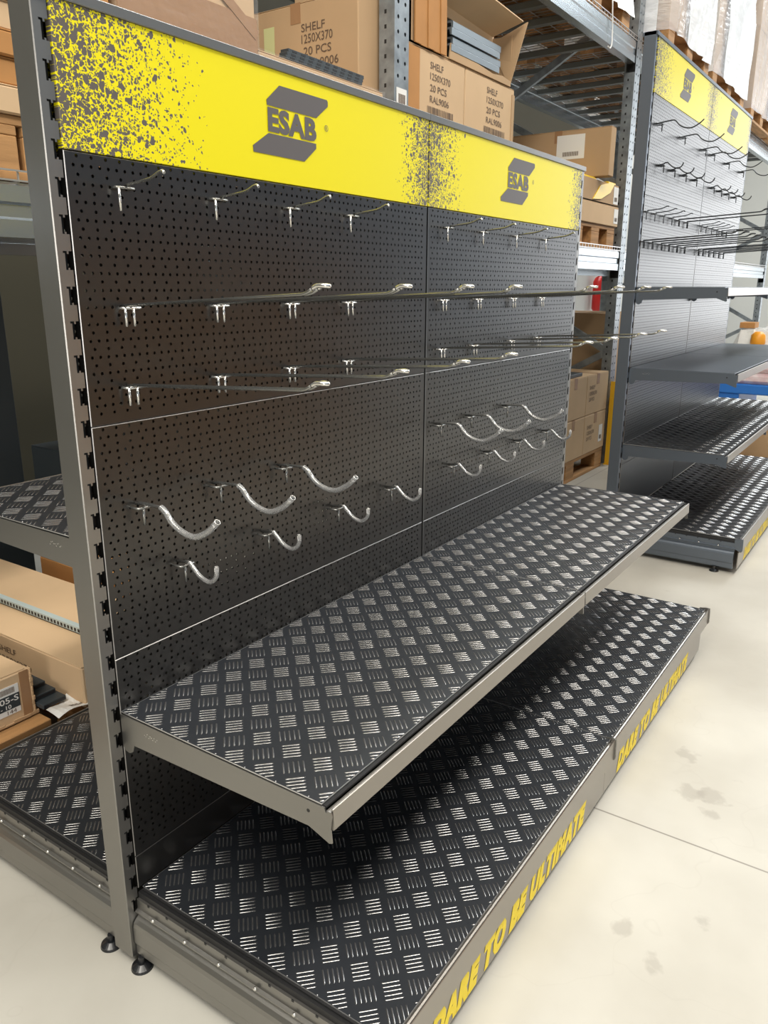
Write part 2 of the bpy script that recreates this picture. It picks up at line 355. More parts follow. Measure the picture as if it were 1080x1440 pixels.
# ---------------------------------------------------------------- chequer plate (five-bar, diagonal), real ribs
PC = {}
def plate_mesh(W, D, x_off=0.0):
    """top surface at z=0, spans x 0..W, y -D..0, 1.8 mm thick"""
    key = (W, D, x_off)
    if key in PC: return PC[key]
    mb = MB(); t = 0.0018
    e_ = 0.0009
    mb.mi = 0; mb.quad((e_, e_ - D, 0), (W - e_, e_ - D, 0), (W - e_, -e_, 0), (e_, -e_, 0))
    mb.mi = 2; mb.quad((0, -D, 0), (W, -D, 0), (W - e_, e_ - D, 0), (e_, e_ - D, 0)); mb.quad((W, -D, 0), (W, 0, 0), (W - e_, -e_, 0), (W - e_, e_ - D, 0))
    mb.quad((W, 0, 0), (0, 0, 0), (e_, -e_, 0), (W - e_, -e_, 0)); mb.quad((0, 0, 0), (0, -D, 0), (e_, e_ - D, 0), (e_, -e_, 0)); mb.mi = 0; mb.quad((0, -D, -t), (0, 0, -t), (W, 0, -t), (W, -D, -t))
    mb.mi = 2
    mb.quad((0, 0, 0), (0, 0, -t), (0, -D, -t), (0, -D, 0)); mb.quad((W, -D, 0), (W, -D, -t), (W, 0, -t), (W, 0, 0))
    mb.quad((0, -D, 0), (0, -D, -t), (W, -D, -t), (W, -D, 0)); mb.quad((W, 0, 0), (W, 0, -t), (0, 0, -t), (0, 0, 0))
    mb.mi = 1; s2 = math.sqrt(0.5); p = 0.03175; hw = 0.0013; h = 0.0011; hl = 0.0158
    for i in range(-40, 60):
        for j in range(-40, 60):
            cx = 0.077 + x_off + p * (i + j); cy = -0.196 + p * (i - j)
            if cx < -0.03 or cx > W + 0.03 or cy < -D - 0.03 or cy > 0.03: continue
            if (i + j) % 2 == 0: d = (s2, -s2); nn = (s2, s2)
            else: d = (s2, s2); nn = (-s2, s2)
            for k in range(-2, 3):
                ox = cx + nn[0] * k * 0.0079; oy = cy + nn[1] * k * 0.0079
                # clip the rib to the plate
                t0, t1 = -hl, hl
                for (o_, dd, lo, hi) in ((ox, d[0], 0.001, W - 0.001), (oy, d[1], -D + 0.001, -0.001)):
                    a = (lo - o_) / dd; b = (hi - o_) / dd
                    if a > b: a, b = b, a
                    t0 = max(t0, a); t1 = min(t1, b)
                if t1 - t0 < 0.004: continue
                n = len(mb.v); e = 0.003
                def P(t_, s_, z_): return (ox + d[0] * t_ + nn[0] * s_, oy + d[1] * t_ + nn[1] * s_, z_)
                mb.v += [P(t0, 0, 0.0001), P(t0 + e, -hw, 0.0001), P(t1 - e, -hw, 0.0001), P(t1, 0, 0.0001), P(t1 - e, hw, 0.0001), P(t0 + e, hw, 0.0001), P(t0 + e, 0, h), P(t1 - e, 0, h)]
                mb.sm = True
                for f in ((0, 1, 6), (1, 2, 7, 6), (2, 3, 7), (3, 4, 7), (4, 5, 6, 7), (5, 0, 6)): mb.face([n + q for q in f])
                mb.sm = False
    PC[key] = mb.mesh('chequer_plate', [PLATE, BAR, ALU]); return PC[key]

# ---------------------------------------------------------------- display rack pieces
def upright_mesh(H, side):
    """perforated display upright; side -1: outer side faces -x, body x -0.026..0; side +1 mirrored"""
    mb = MB(); x0, x1, y0, y1 = -0.026, -0.001, 0.002, 0.053
    t = 0.0018; z0 = 0.022
    c = 0.0015
    def sx(x): return x if side < 0 else -x
    # outer side, with chamfered edges
    def Q(*p):
        p = [(sx(a), b, c_) for a, b, c_ in p]
        mb.quad(*(p if side < 0 else p[::-1]))
    Q((x0, y1 - c, z0), (x0, y0 + c, z0), (x0, y0 + c, H), (x0, y1 - c, H))
    Q((x0, y0 + c, z0), (x0 + c, y0, z0), (x0 + c, y0, H), (x0, y0 + c, H))
    Q((x0 + c, y1, z0), (x0, y1 - c, z0), (x0, y1 - c, H), (x0 + c, y1, H))
    Q((x0, y0 + c, H), (x0 + c, y0, H), (x1, y0, H), (x1, y1, H), (x0 + c, y1, H), (x0, y1 - c, H))
    for y, fl in ((y0, 1), (y1, -1)):
        def R_(a, b, za, zb):
            q = ((a, y, za), (b, y, za), (b, y, zb), (a, y, zb)); Q(*(q if fl > 0 else q[::-1]))
        R_(x0 + c, -0.0155, z0, H)
        # bridges between the 26 mm slots, notched at their ends
        k = 0; zt = H
        while True:
            s1 = 1.593 - 0.05 * k + (round((H - 1.62) / 0.05) * 0.05); s0 = s1 - 0.0265
            if s1 > H - 0.005: k += 1; continue
            if s0 < z0 + 0.03: break
            R_(-0.0155, x1, s1, zt)
            R_(-0.0155, -0.0125, s0, s1 - 0.003) if k % 1 == 0 else None
            R_(-0.009, -0.006, s1 - 0.004, s1); R_(-0.009, -0.006, s0, s0 + 0.003)
            zt = s0; k += 1
        R_(-0.0155, x1, z0, zt)
    # dark sheets painted in for the shade inside, behind the slots
    mb.mi = 1
    Q((-0.018, y0 + 0.012, z0), (x1, y0 + 0.012, z0), (x1, y0 + 0.012, H - 0.002), (-0.018, y0 + 0.012, H - 0.002))
    Q((x1, y1 - 0.012, z0), (-0.018, y1 - 0.012, z0), (-0.018, y1 - 0.012, H - 0.002), (x1, y1 - 0.012, H - 0.002))
    return mb.mesh('upright', [FRAME, DARK])

def base_side_mesh(D, sgn, out=-1):
    """folded base bracket: seen end at x<0 (out=-1); runs from y=0 to y=sgn*D"""
    mb = MB()
    prof = [(0.004, 0.142), (-0.005, 0.142), (-0.005, 0.121), (-0.011, 0.119), (-0.011, 0.116), (-0.004, 0.112), (-0.004, 0.106),
            (-0.011, 0.1015), (-0.0165, 0.0955), (-0.019, 0.088), (-0.019, 0.052), (-0.016, 0.046), (-0.016, 0.026), (-0.010, 0.020), (0.004, 0.020)]
    prof = [(x * (-out), z) for x, z in prof]
    a, b = (0.0, sgn * D)
    mb.prism(prof, 'y', a, b)
    mb.mi = 1; mb.box(*sorted((0.0, 0.014 * -out)), min(a, b), max(a, b), 0.139, 0.1545)
    mb.mi = 0
    # saw-tooth tabs under the plate
    n = int(D / 0.05)
    for i in range(n):
        y = sgn * (0.03 + 0.05 * i); mb.mi = 1; mb.box(*sorted((0.0056 * out, 0.004 * out)), min(y, y + sgn * 0.005), max(y, y + sgn * 0.005), 0.1385, 0.1425)
    mb.mi = 2
    for i in range(int(D / 0.085)):
        y = sgn * (0.05 + 0.085 * i); mb.tube([(0.010 * out, y, 0.1225), (0.0135 * out, y, 0.1225)], [0.0042, 0.0025], 10)
    return mb.mesh('base_side', [FRAME, DARK, CHROME])

def bracket_mesh(D, sgn=-1, x=0.0, t=0.0022):
    """shelf bracket plate in the y-z plane, z=0 at the shelf top"""
    mb = MB(); s = sgn
    poly = [(0.0 * s, -0.004), (0.0, -0.066), (s * 0.006, -0.074), (s * 0.016, -0.076), (s * 0.026, -0.070), (s * 0.031, -0.056),
            (s * (D - 0.03), -0.046), (s * (D + 0.008), -0.060), (s * (D + 0.013), -0.058), (s * (D + 0.011), -0.035), (s * (D + 0.014), -0.012),
            (s * (D + 0.012), -0.007), (s * (D + 0.006), -0.006), (s * (D + 0.005), -0.010), (s * (D + 0.002), -0.010), (s * D, -0.003)]
    if s < 0: poly = poly[::-1]
    mb.prism(poly, 'x', x - t / 2, x + t / 2)
    mb.mi = 1; mb.tube([(x - t / 2 - 0.0003, s * (D - 0.03), -0.020), (x - t / 2 + 0.0002, s * (D - 0.03), -0.020)], 0.003, 10)
    # small pressed marks near the upright
    mb.mi = 2
    for i in range(10):
        yy = s * (0.062 + 0.0035 * i); zz = -0.022 + random.uniform(-0.005, 0.005)
        mb.box(x - t / 2 - 0.0004, x - t / 2, yy - 0.0008, yy + 0.0008, zz - 0.0008, zz + 0.0008)
    return mb.mesh('bracket', [FRAME, DARK, CHROME])

def make_shelf(label, loc, D, sgn=-1, chequer=True, name='display_shelf', group=None, lift=False, W=1.0):
    t = thing(name, label, 'shelf', loc, group)
    mb = MB()   # folded tray below the plate
    a, b = sorted((0.003 * sgn, sgn * (D + 0.0005)))
    if chequer:
        mb.mi = 1; mb.box(0.004, W - 0.004, a, b, -0.030, -0.0030)
        obj('shelf_tray', mb, t, mats=[FRAME, DARK])
        pm = plate_mesh(round(W - 0.004, 4), round(D - 0.006, 4))
        p = obj('chequer_plate', pm, t, (0.002, 0, 0))
        if sgn > 0: p.rotation_euler.z = math.pi; p.location = (W - 0.002, 0, 0)
    else:
        mb.box(0.002, W - 0.002, a, b, -0.030, 0.0, 0.0015)
        obj('shelf_tray', mb, t, mats=[FRAME])
    # front strip: dark channel with a bright-edged riser in front
    mb = MB(); s = sgn; D2 = D
    prof = [(s * (D2 + 0.0005), -0.006), (s * (D2 + 0.0005), -0.010), (s * (D2 + 0.010), -0.012), (s * (D2 + 0.0105), -0.0035), (s * (D2 + 0.012), -0.0025), (s * (D2 + 0.0135), -0.0035), (s * (D2 + 0.0155), -0.036), (s * (D2 + 0.013), -0.038), (s * (D2 + 0.0005), -0.034)]
    if s < 0: prof = prof[::-1]
    mb.prism(prof, 'x', 0.003, W - 0.003)
    obj('front_riser', mb, t, mats=[STRIP])
    for x in (0.0, W):
        obj('bracket', bracket_mesh(D, sgn, 0.0011 if x == 0 else W - 0.0011), t)
    return t

def logo_mesh():
    """dark emblem: two slanted bars with the lettering between"""
    mb = MB()
    mb.prism([(0.467, 0.166), (0.607, 0.166), (0.610, 0.163), (0.610, 0.155), (0.573, 0.1285), (0.432, 0.1285), (0.431, 0.137)][::-1], 'y', -0.0006, 0.0)
    mb.prism([(0.434, 0.082), (0.571, 0.082), (0.571, 0.073), (0.534, 0.0455), (0.392, 0.0455), (0.391, 0.056)][::-1], 'y', -0.0006, 0.0)
    add_text(mb, 'ESAB', (0, -0.0007, 0), (1, 0), 0.4325, 0.5725, 0.0845, 0.1262, offset=0.05, spacing=1.05)
    # registered mark: ring with a small letter
    cx, cz = 0.604, 0.1145; n = len(mb.v); k = 18
    for r in (0.0058, 0.0048):
        for i in range(k): a = 2 * math.pi * i / k; mb.v.append((cx + r * math.cos(a), -0.0007, cz + r * math.sin(a)))
    for i in range(k): mb.face((n + i, n + (i + 1) % k, n + k + (i + 1) % k, n + k + i))
    add_text(mb, 'R', (0, -0.0007, 0), (1, 0), cx - 0.0022, cx + 0.0024, cz - 0.003, cz + 0.003, offset=0.01)
    return mb.mesh('emblem', INK)
LOGO = logo_mesh()
def kick_text_mesh():
    mb = MB(); add_text(mb, 'DARE TO BE ULTIMATE', (0, 0, 0), (1, 0), 0.118, 0.832, 0.003, 0.066, offset=0.085, shear=0.32, spacing=1.16)
    return mb.mesh('lettering', YTEXT)
KTEXT = kick_text_mesh()

BASE_TOP = 0.160
def make_rack(label, loc, top, joints, D_base, rear):
    """two 1 m bays; top = cap height; joints = panel joint heights from the sign bottom downwards"""
    t = thing('display_rack', label, 'display rack', loc)
    H = top
    up = upright_mesh(H, -1); up2 = upright_mesh(H, 1)
    obj('upright', up, t); obj('upright', up2, t, (2.0, 0, 0))
    mb = MB(); mb.box(0.9995, 1.0005, 0.004, 0.05, 0.022, H - 0.002); mb.box(0.985, 1.015, 0.016, 0.040, 0.022, H - 0.002); obj('upright', mb, t, mats=[DARK])
    # panels, front and rear faces
    for b in (0, 1):
        for face in (0, 1):
            def place(o, z):
                if face == 0: o.location = (b + (0.001, 0.0035)[b], 0.0, z)
                else: o.rotation_euler.z = math.pi; o.location = (b + (0.9965, 0.999)[b], 0.0555, z)
            zs = joints
            for z1, z0 in zip(zs, zs[1:]):
                if abs((z1 - z0) - 0.4) < 0.001: place(obj('back_panel', PERF, t), z0)
                else: place(obj('back_panel', plain(z1 - z0), t), z0)
        # sign boards
        sh = (top - 0.0155) - joints[0]
        mb = MB(); mb.box((0.001, 0.003)[b], (0.9975, 0.999)[b], 0, 0.012, 0, sh, 0.0008)
        sg = obj('sign_board', mb, t, (b, -0.0005, joints[0] + 0.0005), mats=[SIGN_A if b == 0 else SIGN_B])
        lg = obj('emblem', LOGO, sg, (0.0, -0.0003, 0.0)); lg.scale = (1, 1, sh / 0.190)
        lg.location.x = 0.0 if b == 0 else 0.0
        mb = MB(); mb.box(0.001, 0.999, 0, 0.012, 0, sh, 0.0008); obj('rear_sign_board', mb, t, (b, 0.0435, joints[0] + 0.0005), mats=[SIGN_A])
    for b in (0, 1):
        mb = MB(); mb.box(b - (0.026 if b == 0 else 0), b + (1.0 if b == 0 else 1.026), -0.004, 0.060, top - 0.015, top, 0.0012)
        obj('top_cap', mb, t, mats=[FRAME])
    # base units, front then rear
    for sgn, D, on in ((-1, D_base, True), (1, 0.576, rear)):
        if not on: continue
        yb = 0.0 if sgn < 0 else 0.0555
        for b in (0, 1):
            pm = plate_mesh(0.989, round(D, 4), 0.0)
            p = obj('base_deck', pm, t, (b + (0.010, 0.001)[b], yb, BASE_TOP))
            if sgn > 0: p.rotation_euler.z = math.pi; p.location = (b + (0.999, 0.990)[b], yb, BASE_TOP)
            mb = MB(); y0, y1 = sorted((yb + sgn * 0.004, yb + sgn * (D - 0.01))); mb.box(b + 0.006, b + 0.994, y0, y1, 0.135, BASE_TOP - 0.0022)
            obj('deck_support', mb, t, mats=[DARK])
            # lip riser, then the kick plate set back under it
            mb = MB(); s = sgn
            prof = [(yb + s * (D + 0.0005), 0.157), (yb + s * (D + 0.0005), 0.152), (yb + s * (D + 0.008), 0.150), (yb + s * (D + 0.0085), 0.1615), (yb + s * (D + 0.0105), 0.1625), (yb + s * (D + 0.0115), 0.1610), (yb + s * (D + 0.0120), 0.104), (yb + s * (D + 0.009), 0.100), (yb + s * (D - 0.004), 0.103), (yb + s * (D - 0.004), 0.157)]
            if s < 0: prof = prof[::-1]
            mb.prism(prof, 'x', b + 0.004, b + 0.996)
            obj('front_riser', mb, t, mats=[STRIP])
            mb = MB(); y0, y1 = sorted((yb + s * (D + 0.0045), yb + s * (D + 0.0005)))
            mb.box((-0.018, 0.9605)[b], (0.9595, 1.94)[b], y0, y1, 0.026, 0.104, 0.0008)
            kp = obj('kick_plate', mb, t, mats=[STRIP])
            if sgn < 0: obj('lettering', KTEXT, kp, (b * 0.94, yb + s * (D + 0.0045) - 0.0006, 0.026), label='yellow lettering')
        # end brackets of the riser
        for x in (0.0, 1.0, 2.0):
            mb = MB(); ya, yc = yb + s * (D - 0.02), yb + s * (D + 0.0155)
            poly = [(ya, 0.159), (yb + s * (D + 0.004), 0.163), (yc - s * 0.001, 0.1625), (yc, 0.150), (yc + s * 0.001, 0.112), (yc - s * 0.002, 0.106), (yb + s * (D + 0.004), 0.106), (ya, 0.115)]
            if s < 0: poly = poly[::-1]
            mb.prism(poly, 'x', x - 0.003, x + 0.003); obj('riser_bracket', mb, t, mats=[FRAME])
        for x, o_ in ((0.0, -1), (2.0, 1)):
            obj('base_side', base_side_mesh(D - 0.016, sgn, o_), t, (x, yb, 0))
    for x in (-0.016, 1.0, 2.016):
        ys = [-0.012, -D_base + 0.09] + ([0.080, 0.52] if rear else [0.080])
        for y in ys:
            mb = MB(); mb.disc((x, y, 0.0), 0.021, 0.005, 24, 0.0195); mb.disc((x, y, 0.005), 0.0195, 0.006, 24, 0.009); mb.disc((x, y, 0.011), 0.006, 0.014, 12)
            obj('levelling_foot', mb, t, mats=[RUBBER])
    return t

RX, RY = 2.902, 0.058
FRAME_NEAR = FRAME
FRAME_FAR = mat('far_frame_cool_light', (0.15, 0.175, 0.21), 0.38, 0.75, 0.6)  # same paint as the near frame, cool dim light put into its colour
rack1 = make_rack('near black perforated display rack with yellow headers and a mid-height shelf', (0, 0, 0), 1.637,
                  [1.4315, 1.0315, 0.6315, 0.2315, 0.1615], 0.5605, True)
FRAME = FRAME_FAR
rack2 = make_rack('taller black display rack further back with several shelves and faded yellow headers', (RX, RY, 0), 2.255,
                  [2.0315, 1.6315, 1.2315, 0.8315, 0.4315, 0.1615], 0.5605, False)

FRAME = FRAME_NEAR
make_shelf('chequer plate shelf of the near rack, left bay, with exposed end bracket', (0, 0, 0.5323), 0.4525)
make_shelf('chequer plate shelf of the near rack, right bay, beyond the front strip joint', (1.0, 0, 0.5323), 0.4525)
make_shelf('small glimpsed chequer plate shelf on the rear side of the near rack', (0, 0.0555, 0.836), 0.4525, 1)
FRAME = FRAME_FAR
for b, nm in ((0, 'left'), (1, 'right')):
    make_shelf('chequer plate shelf of the far rack, %s bay, lowest above the base' % nm, (RX + b, RY, 0.533), 0.4525)
    make_shelf('plain smooth dark shelf of the far rack, %s bay, above the chequer plate shelf' % nm, (RX + b, RY, 0.890), 0.4525, chequer=False)
    make_shelf('thin shelf of the far rack seen edge-on at eye level, %s bay' % nm, (RX + b, RY, 1.246), 0.372, chequer=False)

FRAME = FRAME_NEAR
# ---------------------------------------------------------------- hooks
def arc(pts, n=4):
    """smooth a polyline (Catmull-Rom)"""
    P = [Vector(p) for p in pts]; P = [P[0] * 2 - P[1]] + P + [P[-1] * 2 - P[-2]]; out = []
    for i in range(1, len(P) - 2):
        for k in range(n):
            u = k / n; a, b, c, d = P[i - 1], P[i], P[i + 1], P[i + 2]
            out.append(0.5 * ((2 * b) + (c - a) * u + (2 * a - 5 * b + 4 * c - d) * u * u + (3 * b - a - 3 * c + d) * u ** 3))
    out.append(P[-2]); return out

def crossbar_mesh(w0, w1, y, m):
    mb = MB(); mb.tube([(w0, 0.008, 0.0), (w0, y + 0.003, 0.0), (w0 + 0.003, y, 0.0), (w1 - 0.003, y, 0.0), (w1, y + 0.003, 0.0), (w1, 0.008, 0.0)], 0.0022, 8)
    return mb.mesh('crossbar', m)
def hook_single(mats, label, loc):
    t = thing('single_hook', label, 'hook', loc)
    obj('crossbar', crossbar_mesh(0.0, 0.032, -0.010, mats[0]), t)
    mb = MB(); mb.tube([(0.0015, -0.010, 0.001), (0.0015, -0.0105, -0.034)], 0.0021, 8); obj('leg', mb, t, mats=[mats[1]])
    mb = MB(); mb.tube(arc([(0.016, -0.008, 0.004), (0.015, -0.035, 0.006), (0.013, -0.070, 0.0095), (0.012, -0.090, 0.0165), (0.012, -0.098, 0.018)], 3), 0.0022, 8); obj('arm', mb, t, mats=[mats[0]])
    mb = MB(); mb.tube([(0.012, -0.0975, 0.0182), (0.012, -0.1015, 0.0145)], 0.0024, 8); obj('tip', mb, t, mats=[mats[1]])
    return t
def hook_double(mats, label, loc, L=0.40):
    t = thing('double_hook', label, 'hook', loc)
    obj('crossbar', crossbar_mesh(-0.008, 0.026, -0.010, mats[1]), t)
    for x in (-0.006, 0.010):
        mb = MB(); mb.tube([(x, -0.010, 0.001), (x, -0.0105, -0.028)], 0.0021, 8); obj('leg', mb, t, mats=[mats[1]])
    for x in (-0.006, 0.006):
        mb = MB(); mb.tube([(x, -0.008, 0.004), (x, -L + 0.028, 0.0235), (x, -L + 0.020, 0.0255), (x, -L + 0.008, 0.0325)], 0.0023, 8); obj('arm', mb, t, mats=[mats[0]])
    mb = MB(); mb.tube(arc([(-0.006, -L + 0.011, 0.0305), (-0.006, -L + 0.003, 0.0345), (-0.0045, -L - 0.008, 0.0345), (0.0, -L - 0.0115, 0.034), (0.0045, -L - 0.008, 0.0345), (0.006, -L + 0.003, 0.0345), (0.006, -L + 0.011, 0.0305)], 3), 0.0031, 8)
    obj('tip', mb, t, mats=[mats[1]]); return t
def hook_curved(mats, label, loc, big, sleeve):
    t = thing('curved_hook', label, 'hook', loc)
    pts = [(-0.070, 0.010), (-0.080, 0.004), (-0.095, -0.012), (-0.118, -0.024), (-0.147, -0.027), (-0.175, -0.014), (-0.190, -0.002), (-0.199, 0.007)] if big else \
          [(-0.037, 0.011), (-0.046, 0.003), (-0.062, -0.010), (-0.083, -0.0165), (-0.097, -0.010), (-0.104, 0.001), (-0.105, 0.016)]
    obj('crossbar', crossbar_mesh(-0.006, 0.026, -0.021, mats[0]), t)
    mb = MB(); mb.tube([(0.004, -0.020, 0.0), (0.004, -0.0205, -0.030)], 0.0024, 8); obj('leg', mb, t, mats=[mats[0]])
    mb = MB(); mb.tube([(0.006, 0.006, 0.003), (0.005, -0.020, 0.007), (0.0, pts[0][0] + 0.01, pts[0][1])] + arc([(0.0, y, z) for y, z in pts], 3)[:-2], 0.0028, 8); obj('arm', mb, t, mats=[mats[0]])
    if sleeve:
        r = 0.0052 if big else 0.0042
        P = arc([(0.0, y, z) for y, z in pts], 4)
        mb = MB(); mb.tube(P, r, 12, cap=False); mb.tube(P, r - 0.0012, 12, cap=False); obj('sleeve', mb, t, mats=[SLEEVE], label='clear plastic sleeve')
        mb = MB(); d = (P[-1] - P[-2]).normalized()
        n1 = Vector((1, 0, 0)); n2 = d.cross(n1)
        ring = [P[-1] + (n1 * math.cos(a) + n2 * math.sin(a)) * (r - 0.0004) for a in [2 * math.pi * i / 14 for i in range(15)]]
        mb.tube(ring, 0.0007, 5, cap=False); obj('sleeve_rim', mb, t, mats=[CHROME])
    return t
W1 = (WIRE, CHROME); W2 = (GWIRE, GWIRE)
ORD = ['first', 'second', 'third', 'fourth', 'fifth', 'sixth']
def place_row(maker, xs, z, X0, Y0, text, group):
    protos = None; n = {0: 0, 1: 0}
    for x in xs:
        b = 0 if x < 1 else 1
        lab = text % (ORD[n[b]], ('left', 'right')[b]); n[b] += 1
        loc = (X0 + x, Y0, z)
        if protos is None: protos = maker(lab, loc); protos['group'] = group
        else: dup(protos, loc, lab, group)
place_row(lambda l, p: hook_single(W1, l, p), [.082, .281, .475, .669, 1.081, 1.275, 1.488, 1.703], 1.388, 0, 0,
          'short straight hook under the header, %s in the %s bay, near rack', 'short hooks in the top row of the near rack')
place_row(lambda l, p: hook_double(W1, l, p), [.082, .278, .473, .665, 1.073, 1.266, 1.490, 1.702], 1.2105, 0, 0,
          'long double hook, upper long row, %s in the %s bay, near rack', 'long double hooks in the upper row of the near rack')
place_row(lambda l, p: hook_double(W1, l, p), [.076, .272, .467, .658, 1.070, 1.250, 1.494, 1.691], 1.0860, 0, 0,
          'long double hook, lower long row, %s in the %s bay, near rack', 'long double hooks in the lower row of the near rack')
place_row(lambda l, p: hook_curved(W1, l, p, True, True), [.066, .243, .426, 1.050, 1.221, 1.455], 0.888, 0, 0,
          'large curved hook in clear sleeve, %s in the %s bay, near rack', 'large curved hooks on the near rack')
place_row(lambda l, p: hook_curved(W1, l, p, False, True), [.146, .366, .598, .813, 1.126, 1.342, 1.557, 1.780], 0.762, 0, 0,
          'small curved hook in clear sleeve, %s in the %s bay, near rack', 'small curved hooks on the near rack')
place_row(lambda l, p: hook_curved(W2, l, p, True, False), [.087, .474, .887, 1.080, 1.445, 1.856], 1.921, RX, RY,
          'large dark curved hook, %s from left in %s bay, far rack', 'large curved hooks on the far rack')
place_row(lambda l, p: hook_curved(W2, l, p, False, False), [.168, .355, .561, .768, 1.153, 1.338, 1.528, 1.728], 1.765, RX, RY,
          'small dark curved hook, %s from left in %s bay, far rack', 'small curved hooks on the far rack')
place_row(lambda l, p: hook_single(W2, l, p), [.012, .141, .279, .423, 1.000, 1.114, 1.245, 1.373], 1.563, RX, RY,
          'short dark straight hook, %s from left in %s bay, far rack', 'short hooks on the far rack')
place_row(lambda l, p: hook_double(W2, l, p), [.551, .709, 1.505, 1.626], 1.560, RX, RY,
          'long double hook beside the short ones, %s in %s bay, far rack', 'long hooks in the upper row of the far rack')
place_row(lambda l, p: hook_double(W2, l, p), [.012, .145, .290, .417, .563, .708, 1.000, 1.102, 1.238, 1.358, 1.488, 1.614], 1.438, RX, RY,
          'dark double hook, lower long row, %s in %s bay, far rack', 'long hooks in the lower row of the far rack')

# ---------------------------------------------------------------- setting
def struct(name, mb, mats, loc=(0, 0, 0)):
    return obj(name, mb, None, loc, kind='structure', mats=mats)
mb = MB(); mb.box(-8, 18, -7, 5.4, -0.2, 0.0); struct('floor', mb, [FLOORM])
mb = MB(); mb.box(-8, 18, 5.2, 5.4, 0, 6.5); struct('wall_back', mb, [WALL])
mb = MB(); mb.box(17.8, 18, -7, 3.2, 0, 6.5); struct('wall_right', mb, [WALLW])
mb = MB(); mb.box(-8.2, -8, -7, 3.4, 0, 6.5); struct('added_dark_wall', mb, [NAVY])  # unseen wall, added dark so the near upright mirrors something dark
mb = MB(); mb.box(-8.2, 18, -7, 5.4, 6.4, 6.6); struct('ceiling', mb, [WALL])

# ---------------------------------------------------------------- pallet racking
RYF, RYB = 0.78, 1.88; L1, L2 = 1.475, 2.75
def post_mesh(h=5.2):
    mb = MB()
    W = 0.10; n = int(h / 0.05); rows = []
    zt = h
    for k in range(n):
        zc = h - 0.03 - 0.05 * k; zb = zc - 0.025
        rows.append((zb, zt, zc, [0.026, 0.074] if k % 1 == 0 else [])); zt = zb
    rows.append((0, zt, None, []))
    perf_rows(mb, W, rows, 0.0075, y=0.0, depth=0.003)
    mb.quad((0, 0.07, 0), (0, 0, 0), (0, 0, h), (0, 0.07, h)); mb.quad((W, 0, 0), (W, 0.07, 0), (W, 0.07, h), (W, 0, h))
    mb.mi = 1; mb.box(0.004, 0.096, 0.02, 0.024, 0, h)
    mb.mi = 2
    for k in range(int(h / 0.05)):
        mb.quad((-0.0005, 0.046, 0.03 + 0.05 * k), (-0.0005, 0.036, 0.03 + 0.05 * k), (-0.0005, 0.036, 0.044 + 0.05 * k), (-0.0005, 0.046, 0.044 + 0.05 * k))
    mb.mi = 0
    mb.box(-0.01, 0.11, -0.01, 0.09, 0.0, 0.008)
    return mb.mesh('post', [GALV, BEAM, DARK])
POST = post_mesh()
def rack_frame(x, label):
    t = thing('pallet_rack_frame', label, 'rack frame', (x, RYF, 0), 'upright frames of the pallet racking')
    obj('post', POST, t)
    p = obj('post', POST, t, (0.10, RYB - RYF, 0)); p.rotation_euler.z = math.pi
    z = 0.25; k = 0
    while z < 4.6:
        a, b = ((0.05, 0.05, z), (0.05, RYB - RYF - 0.05, z + 0.55)) if k % 2 else ((0.05, RYB - RYF - 0.05, z), (0.05, 0.05, z + 0.55))
        mb = MB(); mb.bar(a, b, 0.03, 0.045); obj('brace', mb, t, mats=[GALV]); z += 0.55; k += 1
    return t
fr = rack_frame(2.02, 'galvanised racking frame behind the near rack, with a white label on its post')
mb = MB(); mb.box(2.035, 2.105, RYF - 0.002, RYF - 0.0005, 1.80, 1.98); mb.mi = 1
for i in range(9): mb.box(2.047 + 0.0055 * i, 2.050 + 0.0055 * i + 0.001 * (i % 2), RYF - 0.0026, RYF - 0.002, 1.90, 1.96)
lb = obj('post_label', mb, None, mats=[PAPER, PRINT]); lb.parent = fr; lb.location = (-2.02, -RYF, 0)
dup(fr, (4.82, RYF, 0), 'galvanised racking frame just left of the far rack')
dup(fr, (7.62, RYF, 0), 'galvanised racking frame behind the far rack headers')
dup(fr, (10.42, RYF, 0), 'galvanised racking frame right of the far rack, furthest along')
dup(fr, (-0.78, RYF, 0), 'galvanised racking frame at the left end of the racking')
for o in [o for o in C.objects if o.name.startswith('post_label.')]: bpy.data.objects.remove(o)

